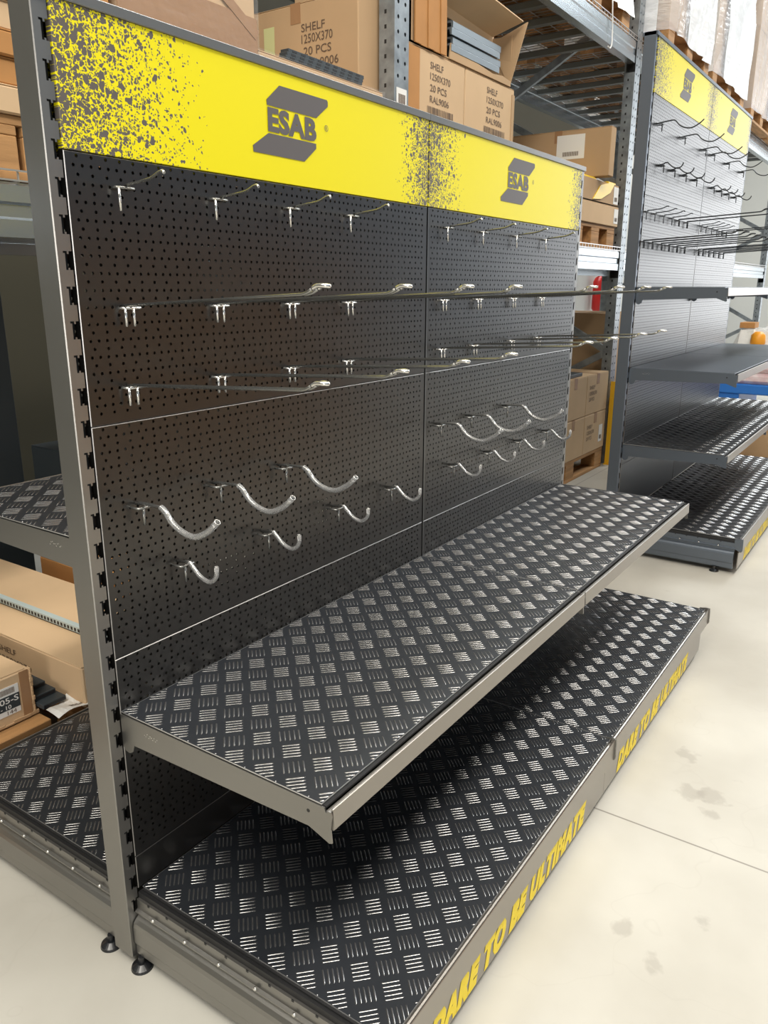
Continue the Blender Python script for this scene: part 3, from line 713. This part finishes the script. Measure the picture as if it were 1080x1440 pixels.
BEAMM = None
def beam(x, y, z, label, rear=False):
    global BEAMM
    if BEAMM is None:
        mb = MB(); w_, h = 0.05, 0.12
        prof = [(0, 0), (0, 0.040), (0.006, 0.046), (0.006, 0.074), (0, 0.080), (0, h - 0.002), (0.002, h), (w_, h), (w_, 0)]
        mb.prism(prof[::-1], 'x', 0, 2.70); mb.mi = 1
        for xx in (-0.006, 2.70): mb.box(xx, xx + 0.006, -0.005, 0.055, -0.05, 0.15)
        BEAMM = mb.mesh('pallet_rack_beam', [BEAM, DARK])
    o = obj('pallet_rack_beam', BEAMM, None, (x, y, z - 0.12)); tag(o, label, 'rack beam', 'horizontal beams of the pallet racking')
    if rear: o.location.y = y
    return o
def deck(x, z, label, y0=RYF + 0.01, y1=RYB - 0.01):
    t = thing('wire_mesh_deck', label, 'rack deck', (x, y0, z), 'wire mesh decks of the pallet racking')
    D = y1 - y0; mb = MB()
    for i in range(55): xx = 0.0 + 2.68 * i / 54 + 0.01; mb.box(xx - 0.002, xx + 0.002, -0.004, D, 0.004, 0.008); mb.box(xx - 0.002, xx + 0.002, -0.006, -0.002, 0.004, 0.032)
    for j in range(11): yy = D * j / 10; mb.box(0.0, 2.70, yy - 0.002, yy + 0.002, 0.0, 0.004)
    mb.box(0.0, 2.70, -0.010, -0.006, 0.028, 0.032); mb.box(0.0, 2.70, -0.010, -0.006, 0.006, 0.010)
    obj('wire_mesh', mb, t, mats=[MESHM])
    for i in range(9):
        xx = 0.15 + 0.30 * i; mb = MB(); mb.prism([(xx - 0.035, -0.002), (xx - 0.035, -0.006), (xx - 0.022, -0.032), (xx + 0.022, -0.032), (xx + 0.035, -0.006), (xx + 0.035, -0.002)], 'y', 0.03, D - 0.03)
        obj('support_channel', mb, t, mats=[CHANNEL])
    return t
NM = {-0.68: 'in the leftmost bay', 2.12: 'in the bay behind the near rack', 4.92: 'in the bay behind the far rack', 7.72: 'in the furthest bay'}
for x in (-0.68, 2.12, 4.92, 7.72):
    beam(x, RYF + 0.005, L1, 'front lower racking beam %s' % NM[x]); beam(x, RYB - 0.055, L1, 'rear lower racking beam %s' % NM[x])
    deck(x, L1, 'wire mesh deck on the lower racking beams %s' % NM[x])
    if x > 0:
        beam(x, RYF + 0.005, L2, 'front upper racking beam %s' % NM[x]); beam(x, RYB - 0.055, L2, 'rear upper racking beam %s' % NM[x])
        deck(x, L2, 'wire mesh deck on the upper racking beams %s' % NM[x])

# ---------------------------------------------------------------- goods
def pallet(loc, label, L=1.2, D=0.8, group='wooden pallets'):
    t = thing('wooden_pallet', label, 'pallet', loc, group)
    for i in range(3):
        y = (0.0, D / 2 - 0.05, D - 0.10)[i]
        mb = MB(); mb.box(0, L, y, y + 0.10, 0, 0.022, 0.002); obj('bottom_board', mb, t, mats=[WOOD])
        for j in range(3):
            x = (0.0, L / 2 - 0.07, L - 0.14)[j]; mb = MB(); mb.box(x, x + 0.14, y, y + 0.10, 0.022, 0.100, 0.003); obj('block', mb, t, mats=[WOOD])
    for j in range(3):
        x = (0.0, L / 2 - 0.07, L - 0.14)[j]; mb = MB(); mb.box(x, x + 0.14, 0, D, 0.100, 0.122, 0.002); obj('stringer_board', mb, t, mats=[WOOD])
    n = 6
    for i in range(n):
        y = i * (D - 0.10) / (n - 1); mb = MB(); mb.box(0, L, y, y + 0.10, 0.122, 0.144, 0.002); obj('top_board', mb, t, mats=[WOOD])
    return t
def carton(name, label, x0, x1, y0, y1, z0, z1, m, group=None, seam='x', tape=TAPE, cat='carton'):
    """closed carton with slightly proud flaps and a taped seam"""
    t = thing(name, label, cat, (x0, y0, z0), group)
    W, D, H = x1 - x0, y1 - y0, z1 - z0
    mb = MB(); mb.box(0, W, 0, D, 0, H - 0.003, 0.004); obj('carton_body', mb, t, mats=[m])
    mb = MB(); g = 0.002
    if seam == 'x': mb.box(0.001, W - 0.001, 0.001, D / 2 - g, H - 0.003, H, 0.001); mb.box(0.001, W - 0.001, D / 2 + g, D - 0.001, H - 0.003, H, 0.001)
    else: mb.box(0.001, W / 2 - g, 0.001, D - 0.001, H - 0.003, H, 0.001); mb.box(W / 2 + g, W - 0.001, 0.001, D - 0.001, H - 0.003, H, 0.001)
    obj('flap', mb, t, mats=[m])
    mb = MB(); w_ = 0.025
    if seam == 'x': mb.box(-0.001, W + 0.001, D / 2 - w_, D / 2 + w_, H - 0.0002, H + 0.0006); mb.box(-0.0012, -0.0002, D / 2 - w_, D / 2 + w_, max(0.003, H - 0.07), H + 0.0006)
    else: mb.box(W / 2 - w_, W / 2 + w_, -0.001, D + 0.001, H - 0.0002, H + 0.0006); mb.box(W / 2 - w_, W / 2 + w_, -0.0012, -0.0002, max(0.003, H - 0.07), H + 0.0006)
    obj('tape', mb, t, mats=[tape])
    return t
def text_on(t, lines, axis, off, m=PRINT, bars=None):
    """lines: (txt, u0, u1, z0, z1) on the -y face (axis 'y') or the -x face (axis 'x'; u measured from the near -y edge backwards)"""
    mb = MB()
    for txt, u0, u1, z0, z1 in lines:
        if axis == 'y': add_text(mb, txt, (0, off, 0), (1, 0), u0, u1, z0, z1, offset=0.006)
        else: add_text(mb, txt, (off, 0, 0), (0, -1), u0, u1, z0, z1, offset=0.006)
    if bars:
        u0, u1, z0, z1 = bars; n = 26
        for i in range(n):
            a = u0 + (u1 - u0) * i / n; b_ = a + (u1 - u0) / n * random.choice((0.35, 0.5, 0.75))
            if axis == 'y': mb.quad((a, off, z0), (b_, off, z0), (b_, off, z1), (a, off, z1))
            else: mb.quad((off, -a, z0), (off, -b_, z0), (off, -b_, z1), (off, -a, z1))
    return obj('print', mb, t, mats=[m])
def label_on(t, axis, off, u0, u1, z0, z1, rows=True, m=PAPER):
    mb = MB()
    if axis == 'y':
        mb.box(u0, u1, off - 0.0008, off, z0, z1)
    else: mb.box(off - 0.0008, off, u0, u1, z0, z1)
    mb.mi = 1
    if rows:
        W = u1 - u0; H = z1 - z0; n = 14; o2 = off - 0.0012
        for i in range(n):
            a = u0 + W * (0.2 + 0.6 * i / n); b_ = a + W * 0.6 / n * 0.55
            if axis == 'y': mb.quad((a, o2, z0 + H * 0.15), (b_, o2, z0 + H * 0.15), (b_, o2, z0 + H * 0.4), (a, o2, z0 + H * 0.4))
            else: mb.quad((o2, b_, z0 + H * 0.15), (o2, a, z0 + H * 0.15), (o2, a, z0 + H * 0.4), (o2, b_, z0 + H * 0.4))
    return obj('shipping_label', mb, t, mats=[m, PRINT])

D1 = L1 + 0.009      # top of the lower wire deck
D2 = L2 + 0.009
# --- left bay, lower deck: pallet of flat orange cartons seen left of the near upright
pallet((0.30, 0.80, D1), 'wooden pallet carrying flat orange cartons, left of the near rack post', 0.45, 0.8)
zz = D1 + 0.145
for i, h in enumerate((0.062, 0.058, 0.055, 0.062, 0.05, 0.06, 0.07)):
    c = carton('flat_carton', 'flat orange-brown carton on the pallet left of the near upright, %s from the bottom' % (ORD + ['seventh'])[i],
               0.345 + 0.012 * (i % 3), 0.74, 0.79 + 0.01 * (i % 2), 1.55, zz, zz + h, (CARD3, CARD2)[i in (0, 3)], 'flat cartons stacked left of the near rack', tape=CARD2)
    zz += h + 0.0012
# --- left bay, lower deck: large taped carton in film above the left header
t = carton('wrapped_carton', 'large carton wrapped in film and brown tape above the left header', 0.765, 1.28, 0.80, 1.5, D1, 2.42, CARD2, seam='x')
mb = MB(); mb.box(-0.003, 0.518, -0.0035, -0.001, 0.42, 0.545); mb.bar((0.34, -0.004, 0.60), (0.517, -0.004, 0.50), 0.002, 0.03); obj('tape_band', mb, t, mats=[TAPE])
mb = MB(); mb.box(-0.006, 0.521, -0.008, 0.706, 0.0, 0.94); obj('stretch_film', mb, t, mats=[FILM])
# --- smaller front carton
t = carton('wrapped_carton', 'low carton in creased film under the black perforated strips', 1.29, 1.975, 0.80, 1.25, D1, 1.95, CARD2, tape=TAPE)
mb = MB(); mb.box(-0.004, 0.689, -0.006, 0.464, 0.0, 0.469); obj('stretch_film', mb, t, mats=[FILM])
mb = MB(); mb.box(0.50, 0.67, -0.0075, -0.0062, 0.385, 0.43); obj('tape_patch', mb, t, mats=[TAPE])
for i in range(3):
    mb = MB(); mb.box(0, 0.42, 0, 0.035, 0, 0.012, 0.001); mb.mi = 1
    for k in range(9): mb.box(0.02 + 0.044 * k, 0.042 + 0.044 * k, -0.0006, 0.0, 0.003, 0.009); mb.box(0.02 + 0.044 * k, 0.042 + 0.044 * k, 0.010, 0.020, 0.012, 0.0124)
    o = obj('perforated_strip', mb, None, (1.42 + 0.012 * i, 0.80 + 0.005 * i, 1.9515 + 0.0125 * i), mats=[NAVY, DARK])
    tag(o, 'black perforated metal strip on the low wrapped carton, %s' % ('bottom of three', 'middle of three', 'top of three')[i], 'metal strip', 'black strips above the left header')
# --- big carton with print facing left
t = carton('printed_carton', 'brown carton printed SHELF 1250X370 behind the black strips, left of the racking post', 1.90, 2.045, 0.86, 1.46, 1.9525, 2.29, CARD)
text_on(t, [('SHELF', -0.272, -0.156, 0.234, 0.262), ('1250X370', -0.272, -0.120, 0.194, 0.225), ('20 PCS', -0.262, -0.127, 0.152, 0.181), ('RAL9006', -0.262, -0.093, 0.107, 0.137)], 'x', -0.0015)
mb = MB(); mb.box(-0.002, -0.0012, 0.41, 0.465, 0.14, 0.275); obj('yellow_note', mb, t, mats=[YNOTE])
# --- two printed cartons right of the post
for (a, b_, lab, tx) in ((2.135, 2.607, 'brown carton printed SHELF 1250X370, right next to the racking post', 0.10), (2.613, 3.105, 'brown carton printed SHELF 1250X370, right-hand one of the pair with the open carton on top', 0.20)):
    t = carton('printed_carton', lab, a, b_, 0.80, 1.4, D1, 2.165, CARD2, 'printed shelf cartons above the header joint')
    r2 = 'RAL9006'; s = 0.40 if a < 2.5 else 0.40
    u = (0.18, 0.345) if a < 2.5 else (0.205, 0.375)
    text_on(t, [('SHELF', u[0], u[0] + 0.105, 0.618, 0.644), ('1250X370', u[0], u[1], 0.578, 0.604), ('20 PCS', u[0], u[1] - 0.03, 0.535, 0.561), (r2, u[0], u[1] - 0.01, 0.493, 0.519)], 'y', -0.0015, bars=(u[0] - 0.02, u[1] + 0.03, 0.448, 0.478))
    mb = MB()
    if a < 2.5: mb.box(-0.001, 0.095, -0.003, -0.0005, 0.0, 0.672)
    else: mb.box(0.465, 0.493, -0.003, -0.0005, 0.0, 0.655)
    obj('corner_board', mb, t, mats=[CARD3 if a < 2.5 else CARD])
# --- open carton of galvanised shelf panels on top
t = thing('open_carton', 'torn open carton full of galvanised shelf panels on the printed cartons', 'carton', (2.16, 0.80, 2.168))
mb = MB(); Wb, Db = 0.90, 0.58
mb.box(0, Wb, 0, Db, 0, 0.005); mb.box(0, Wb, Db - 0.005, Db, 0, 0.20); mb.box(0, 0.006, 0, Db, 0, 0.30); mb.box(Wb - 0.006, Wb, 0, Db, 0, 0.22); mb.box(0, 0.24, 0, 0.006, 0, 0.30)
obj('carton_body', mb, t, mats=[CARD])
mb = MB()   # corrugated upright flaps on the left
for k in range(5): mb.prism([(0.02 + 0.05 * k, 0.0), (0.066 + 0.05 * k, 0.0), (0.059 + 0.048 * k, 0.445), (0.013 + 0.048 * k, 0.445)], 'y', -0.012 + 0.004 * (k % 2), -0.006 + 0.004 * (k % 2))
obj('corrugated_flap', mb, t, mats=[CARD3])
mb = MB(); mb.prism([(0.32, 0.21), (0.88, 0.20), (0.90, 0.20), (0.905, 0.30), (0.60, 0.315), (0.35, 0.34)], 'y', 0.10, 0.105); mb.obox((0.60, 0.03, 0.262), (1, 0, -0.05), (0, 1, -0.25), (0, 0.25, 1), 0.29, 0.09, 0.003)
obj('top_flap', mb, t, mats=[CARD2])
mb = MB(); n = len(mb.v)
mb.v += [(0.885, 0.0, 0.0), (0.91, -0.07, 0.27), (0.898, 0.12, 0.20), (0.893, 0.0, 0.0), (0.918, -0.07, 0.27), (0.906, 0.12, 0.20)]
for f in ((0, 1, 2), (5, 4, 3), (0, 3, 4, 1), (1, 4, 5, 2), (2, 5, 3, 0)): mb.face([n + i for i in f])
mb.prism([(0.30, 0.0), (0.89, 0.0), (0.885, 0.022), (0.80, 0.03), (0.70, 0.02), (0.5, 0.035), (0.40, 0.05), (0.31, 0.06)][::-1], 'y', -0.006, 0.0)
obj('torn_side', mb, t, mats=[CARD])
for i in range(4):
    mb = MB(); z = 0.0; mb.prism([(0, 0.0), (0.0, 0.024), (0.005, 0.0285), (0.36, 0.0285), (0.37, 0.024), (0.37, 0.0), (0.362, 0.0), (0.362, 0.020), (0.012, 0.020), (0.008, 0.0)][::-1], 'x', 0, 0.45)
    o = obj('galvanised_shelf_panel', mb, None, (2.47 + 0.02 * (i % 2), 0.792 + 0.006 * (i % 2), 2.2 + 0.030 * i), mats=[SHEETM])
    tag(o, 'galvanised shelf panel in the torn open carton, %s of the pile' % ('bottom', 'second', 'third', 'topmost')[i], 'shelf panel', 'galvanised panels in the open carton')
# --- big labelled carton near the second post
t = carton('large_carton', 'large brown carton with a white delivery note, left of the second racking post', 4.30, 4.385, 0.72, 1.40, 1.90, 2.18, CARD, seam='x')
mb = MB(); mb.box(-0.002, -0.0008, 0.165, 0.347, 0.112, 0.252); mb.mi = 1
for k in range(16): mb.quad((-0.0025, 0.305 - 0.0065 * k, 0.130), (-0.0025, 0.301 - 0.0065 * k, 0.130), (-0.0025, 0.301 - 0.0065 * k, 0.155), (-0.0025, 0.305 - 0.0065 * k, 0.155))
obj('delivery_note', mb, t, mats=[PAPER, PRINT])
t2 = carton('large_carton', 'tall brown carton tucked between the printed pair and the labelled carton', 3.30, 4.05, 1.15, 1.80, D1, 2.02, CARD)
# --- small cartons on a pallet right of the near rack
pallet((4.00, 0.80, D1), 'small wooden pallet on the lower deck right of the near headers', 0.72, 0.5)
t = carton('taped_carton', 'carton on the small pallet with a barcode label at its right end', 4.00, 4.745, 0.79, 1.25, D1 + 0.145, D1 + 0.27, CARD2)
label_on(t, 'y', -0.001, 0.655, 0.735, 0.02, 0.11)
t = thing('open_carton', 'shallow open carton with yellow film, topmost on the small pallet', 'carton', (4.02, 0.79, D1 + 0.273))
mb = MB(); mb.box(0, 0.70, 0, 0.45, 0, 0.004); mb.box(0, 0.70, 0, 0.005, 0, 0.125); mb.box(0, 0.70, 0.445, 0.45, 0, 0.125); mb.box(0, 0.005, 0, 0.45, 0, 0.125); mb.box(0.695, 0.70, 0, 0.45, 0, 0.125)
obj('carton_body', mb, t, mats=[CARD])
mb = MB(); mb.prism([(0.22, 0.01), (0.36, 0.02), (0.52, 0.07), (0.60, 0.132), (0.50, 0.128), (0.34, 0.10)], 'y', -0.006, -0.001); mb.box(0.02, 0.30, 0.01, 0.2, 0.118, 0.14, 0.008); mb.box(0.48, 0.62, -0.004, 0.15, 0.122, 0.136, 0.004)
obj('yellow_film', mb, t, mats=[mat('yellow_film_plastic', (0.9, 0.62, 0.02), 0.35)])
label_on(t, 'y', -0.001, 0.60, 0.69, 0.01, 0.115)

# --- floor level, right of the near rack: palletised cartons
for i, (a, b_) in enumerate(((3.48, 3.90), (3.90, 4.32), (4.32, 4.735))):
    pass
pallet((3.50, 0.765, 0.0), 'wooden pallet under the stacked cartons by the yellow guard', 1.22, 0.9)
cols = ((3.50, 3.905, 'left'), (3.908, 4.315, 'middle'), (4.318, 4.73, 'right'))
for i, (a, b_, nm) in enumerate(cols):
    for k, (z0, z1, lv) in enumerate(((0.145, 0.412, 'lower'), (0.414, 0.680, 'upper'))):
        t = carton('stacked_carton', '%s %s carton of the stack standing beside the yellow guard' % (lv, nm), a, b_, 0.762, 1.2, z0, z1, CARD2, 'stacked cartons beside the yellow guard', seam='y')
        text_on(t, [('SHELF', 0.05, 0.15, 0.17, 0.195), ('1250X370', 0.05, 0.19, 0.13, 0.155), ('20 PCS', 0.05, 0.15, 0.09, 0.115)], 'y', -0.0015) if i != 1 else None
        if i == 2 and k == 0: label_on(t, 'y', -0.001, 0.29, 0.36, 0.05, 0.17)
mb = MB(); mb.box(0, 0.36, 0, 0.3, 0, 0.022, 0.002); o = obj('grey_metal_tray', mb, None, (3.93, 0.79, 0.6815), mats=[NAVY]); tag(o, 'dark grey metal tray lying on the stacked cartons', 'metal tray')
carton('brown_carton', 'tall plain brown carton behind the diagonal rack brace', 5.0, 5.6, 0.86, 1.50, 0.0, 1.06, CARD)
t = thing('post_guard', 'yellow post guard at the foot of the racking frame', 'post guard', (4.80, 0.70, 0))
mb = MB(); mb.prism([(0.0, 0.0), (0.14, 0.0), (0.14, 0.065), (0.134, 0.065), (0.134, 0.006), (0.006, 0.006), (0.006, 0.065), (0.0, 0.065)], 'z', 0.0, 0.60); obj('guard_body', mb, t, mats=[YEL])
mb = MB(); mb.box(-0.02, 0.16, -0.02, 0.068, 0, 0.006); obj('foot_plate', mb, t, mats=[YEL])
# fire extinguisher on the wall
t = thing('fire_extinguisher', 'red fire extinguisher hanging on the wall beyond the racking', 'fire extinguisher', (9.3, 2.50, 0.95))
mb = MB(); mb.tube([(0, 0, 0), (0, 0, 0.03), (0, 0, 0.36), (0, 0, 0.41), (0, 0, 0.43)], [0.055, 0.075, 0.075, 0.05, 0.02], 16); obj('cylinder', mb, t, mats=[RED])
mb = MB(); mb.tube([(0, 0, 0.43), (0, 0, 0.47)], 0.022, 10); mb.bar((0.0, 0, 0.475), (-0.12, 0, 0.50), 0.02, 0.01); obj('valve', mb, t, mats=[DARK])
mb = MB(); mb.tube(arc([(0, -0.02, 0.45), (0.09, -0.03, 0.38), (0.10, -0.03, 0.2), (0.09, -0.03, 0.08)]), 0.01, 8); obj('hose', mb, t, mats=[DARK])
mb = MB(); mb.box(8.6, 17.8, 2.60, 2.70, 0, 6.4); struct('wall_2', mb, [WALLW])

# --- floor level, left: cartons under the racking behind the near rack
t = carton('long_carton', 'long low carton on the floor with a galvanised angle lying on it', 0.36, 0.725, 0.665, 2.0, 0.145, 0.268, CARD2, seam='y', tape=CARD2)
text_on(t, [('SHELF', -0.40, -0.31, 0.070, 0.088), ('1250X370', -0.40, -0.24, 0.040, 0.056)], 'x', -0.0015)
pallet((0.33, 0.66, 0.0), 'wooden pallet under the long low carton', 0.44, 1.34)
carton('small_carton', 'small orange-brown carton on the floor behind the long carton', 0.84, 1.15, 1.02, 1.60, 0.0, 0.26, CARD3, tape=CARD2)
mb = MB(); mb.box(0, 0.042, 0, 1.0, 0.0, 0.002); mb.box(0, 0.002, 0, 1.0, 0.0, 0.020)
mb.mi = 1
for k in range(60): mb.box(-0.0008, 0.0, 0.01 + 0.0165 * k, 0.019 + 0.0165 * k, 0.005, 0.015)
o = obj('steel_angle', mb, None, (0.485, 0.72, 0.270), mats=[mat('pale_grey_angle_paint', (0.50, 0.58, 0.57), 0.5, 0.1), DARK]); tag(o, 'galvanised slotted angle lying along the long carton', 'steel angle')
t = thing('labelled_carton', 'battered carton with a black and white label at the left edge, on the low pallet', 'carton', (-0.25, 0.75, 0.149))
mb = MB(); mb.box(0, 0.519, 0, 0.40, 0, 0.134, 0.003); obj('carton_body', mb, t, mats=[CARD2])
mb = MB(); mb.box(-0.002, 0.505, 0.004, 0.196, 0.134, 0.138, 0.001); mb.box(-0.002, 0.515, 0.20, 0.402, 0.134, 0.138, 0.001); obj('flap', mb, t, mats=[CARD2])
mb = MB(); random.seed(5)
for k in range(10):
    z = 0.0135 * k; mb.box(0.513 + random.uniform(-0.002, 0.002), 0.5205 + random.uniform(-0.001, 0.002), -0.0025 + random.uniform(-0.0015, 0.0015), 0.012, z, z + 0.0145, 0.002)
for k in range(22): mb.box(0.024 * k, 0.024 * k + 0.025, -0.0022 + random.uniform(-0.001, 0.001), 0.006, -0.001, 0.006 + random.uniform(-0.002, 0.004), 0.001)
obj('frayed_edge', mb, t, mats=[CARD])
mb = MB(); mb.box(0.486, 0.511, -0.0012, -0.0002, 0.004, 0.134); obj('tape', mb, t, mats=[TAPE])
mb = MB(); mb.box(0.20, 0.480, -0.0015, -0.0004, 0.029, 0.108); mb.mi = 1; mb.box(0.20, 0.480, -0.0019, -0.0015, 0.044, 0.083); mb.mi = 2
add_text(mb, '005-S', (0, -0.0023, 0), (1, 0), 0.411, 0.477, 0.063, 0.079, offset=0.012); add_text(mb, '5 - 10', (0, -0.0023, 0), (1, 0), 0.412, 0.455, 0.047, 0.058, offset=0.012)
mb.mi = 3; add_text(mb, '144', (0, -0.0019, 0), (1, 0), 0.443, 0.468, 0.031, 0.042)
for k in range(12): mb.quad((0.428 + 0.0035 * k, -0.0019, 0.088), (0.430 + 0.0035 * k, -0.0019, 0.088), (0.430 + 0.0035 * k, -0.0019, 0.103), (0.428 + 0.0035 * k, -0.0019, 0.103))
obj('printed_label', mb, t, mats=[PAPER, NAVY, PAPER, PRINT], label='black and white product label')
pallet((-0.44, 0.70, 0.0), 'wooden pallet under the black and white labelled carton', 0.72, 0.8)
for i in range(3):
    mb = MB(); mb.box(0, 0.068, 0, 0.36, 0, 0.0135, 0.0012); mb.mi = 1; mb.box(0.003, 0.064, -0.0006, 0.0, 0.003, 0.0105); mb.box(0.0675, 0.0686, 0.006, 0.016, 0.002, 0.011)
    o = obj('black_shelf_part', mb, None, (0.274 - 0.007 * i, 0.720 + 0.034 * i, 0.166 + 0.0142 * i), mats=[NAVY, DARK])
    tag(o, 'black metal shelf part beside the labelled carton, %s of three' % ('bottom', 'middle', 'top')[i], 'metal part', 'black shelf parts beside the labelled carton')
mb = MB(); nn = 10; f = lambda x, y: 0.007 * math.sin(x * 40 + y * 30) + 0.05 * max(0, x - 0.09)
P_ = lambda u, v: (0.0 + 0.155 * u, 0.012 * u + 0.055 * v + 0.045 * u * v + 0.03 * u * u * v, 0)
for k in range(nn):
    for j in range(4):
        c4 = [P_((k + a_) / nn, (j + b__) / 4) for a_, b__ in ((0, 0), (1, 0), (1, 1), (0, 1))]
        mb.quad(*[(x, y, f(x, y)) for x, y, z in c4]); mb.quad(*[(x, y, f(x, y) - 0.0008) for x, y, z in c4[::-1]])
mb.mi = 1
for k in range(13): x = 0.055 + 0.005 * k; mb.quad(*[(xx, yy, f(xx, yy) + 0.0008) for xx, yy in ((x, 0.022), (x + 0.003, 0.022), (x + 0.003, 0.040), (x, 0.040))])
o = obj('paper_sheet', mb, None, (0.272, 0.650, 0.166), mats=[PAPER, PRINT]); tag(o, 'crumpled white paper with a barcode beside the black shelf parts', 'paper')
# dark board and slate panel behind the rack on the left
carton('slate_box', 'dark slate box on the floor behind the long carton, below the rear shelf', 1.04, 1.98, 1.55, 1.90, 0.0, 0.62, NAVY, tape=NAVY, cat='box')
mb = MB(); mb.box(0.30, 1.02, 1.94, 1.98, 0.0, 1.34, 0.003); o = obj('slate_panel', mb, None, mats=[NAVY]); tag(o, 'dark slate panel standing behind the near rack at the left edge', 'panel')
mb = MB(); mb.box(-8, 8.55, 2.60, 2.70, 0, 5.2); struct('wall_3', mb, [mat('olive_wall_painted_shade', (0.085, 0.08, 0.055), 0.8)])  # shade on the beige wall is put into this dark colour

# --- upper deck: wrapped pallets above the far rack
def load(x0, x1, z1, label, white, y0=0.655, y1=1.75):
    pallet((x0, y0, D2), 'pallet under the ' + label, x1 - x0, y1 - y0, 'pallets on the upper deck')
    t = thing('wrapped_load', label, 'pallet load', (x0, y0, D2 + 0.146), 'film-wrapped loads on the upper deck')
    W, D, H = x1 - x0, y1 - y0, z1 - D2 - 0.146
    mb = MB(); n = 3
    for i in range(n):
        for k in range(3): mb.box(W * i / n + 0.012, W * (i + 1) / n - 0.008, 0.012, D - 0.012, H * k / 3, H * (k + 1) / 3 - 0.004, 0.004)
    obj('load_cartons', mb, t, mats=[CARD])
    mb = MB(); n = 14   # wrinkled wrap
    random.seed(int(x0 * 100)); J = [[random.uniform(-0.026, 0.004) for _ in range(9)] for _ in range(2 * n + 1)]
    def ring(u, k):
        z = -0.05 + (H + 0.06) * k / 8; j = J[u][k]
        if u <= n: return (-0.004 + j, D * (1 - u / n), z)
        return (W * (u - n) / n, -0.006 + j, z)
    for u in range(2 * n):
        for k in range(8):
            mb.mi = 0 if white(u / (2 * n)) else 1
            a, b_, c_, d_ = ring(u, k), ring(u + 1, k), ring(u + 1, k + 1), ring(u, k + 1); mb.quad(a, b_, c_, d_)
    obj('film_wrap', mb, t, mats=[WHITEF, FILM3])
load(3.55, 4.70, 3.6, 'wrapped load above the upper beam, left of the far rack top', lambda u: u > 0.5, y0=0.80)
load(5.05, 6.15, 4.2, 'white wrapped load directly over the far rack left header', lambda u: u < 0.45 or u > 0.65)
load(6.30, 7.50, 4.4, 'white wrapped load over the joint of the far rack headers', lambda u: 0.1 < u < 0.5 or u > 0.6)
load(7.85, 8.95, 4.8, 'brown film-wrapped load above the far rack right header', lambda u: u < 0.3 or u > 0.85)
load(9.10, 10.3, 5.0, 'wrapped load at the far right of the upper deck', lambda u: u > 0.5)
load(2.20, 3.40, 3.6, 'load seen through the wire mesh from below, behind the open carton', lambda u: False, y0=0.80)
# string hanging from the upper beam
mb = MB(); mb.tube(arc([(4.30, 0.775, 2.85), (4.31, 0.772, 2.77), (4.33, 0.774, 2.70), (4.325, 0.77, 2.63), (4.30, 0.77, 2.60), (4.27, 0.772, 2.605)]), 0.004, 6)
o = obj('film_tail', mb, None, mats=[PAPER]); tag(o, 'twisted tail of stretch film hanging over the upper beam', 'film tail')

# --- unseen cartons added across the aisle for the warm panel reflection
for i, (x, y, h) in enumerate(((1.6, -3.6, 0.95), (2.3, -3.6, 0.95), (3.0, -3.6, 0.95), (3.7, -3.6, 0.95))):
    carton('reflection_carton', 'unseen brown carton added across the aisle to be mirrored in the panels, %s in line' % ORD[i], x, x + 0.68, y, y + 0.9, 0, 1.62, CARD3, 'cartons added across the aisle for reflections')

# --- goods beyond the far rack on the right
pal = thing('blue_pallet', 'bright blue plastic pallet layer beyond the far rack shelves', 'pallet', (7.0, -1.5, 0.31))
mb = MB(); mb.box(0, 1.0, 0, 2.0, 0, 0.09, 0.01); mb.mi = 0
obj('deck', mb, pal, mats=[BLUE])
for a in (0.0, 0.9, 1.8): mb = MB(); mb.box(0.02, 0.98, a, a + 0.2, -0.31, 0.0, 0.005); obj('leg', mb, pal, mats=[BLUE])
for i in range(3):
    mb = MB(); mb.box(0, 0.96, 0, 1.9, 0, 0.10, 0.03); o = obj('printed_sack', mb, None, (7.02, -1.45, 0.401 + 0.102 * i), mats=[PINK])
    tag(o, 'pink and white printed sack on the blue pallet, %s layer' % ('bottom', 'middle', 'top')[i], 'sack', 'sacks on the blue pallet')
mb = MB(); nx, ny = 10, 14; random.seed(3); G = [[(0.9 * i / nx, 0.75 * j / ny, (0.14 if 0 < i < nx and 0 < j < ny else 0.0) + random.uniform(0, 0.035) * (0 < i < nx)) for j in range(ny + 1)] for i in range(nx + 1)]
for i in range(nx):
    for j in range(ny): mb.quad(G[i][j], G[i + 1][j], G[i + 1][j + 1], G[i][j + 1])
mb.quad((0, 0, 0), (0, 0.75, 0), (0.9, 0.75, 0), (0.9, 0, 0))
o = obj('plastic_bundle', mb, None, (7.05, -0.32, 0.712), mats=[FILM2]); tag(o, 'clear plastic bundle on the sacks beyond the far rack', 'plastic bundle')
mb = MB(); mb.tube([(0, 0, 0), (0, 0, 0.02), (0, 0, 0.09), (0, 0, 0.12)], [0.05, 0.065, 0.06, 0.03], 12); o = obj('orange_cap', mb, None, (7.07, 0.21, 0.745), mats=[ORANGE]); tag(o, 'orange plastic piece on the clear bundle', 'plastic piece')
mb = MB(); mb.box(0, 0.2, 0, 0.13, 0, 0.05, 0.003); o = obj('small_carton', mb, None, (7.25, 0.28, 0.885), mats=[CARD3]); tag(o, 'small orange-brown carton on the clear bundle', 'carton')
carton('floor_carton', 'brown carton on the floor beyond the far rack base', 5.45, 6.1, -0.75, 0.02, 0.0, 0.26, CARD)
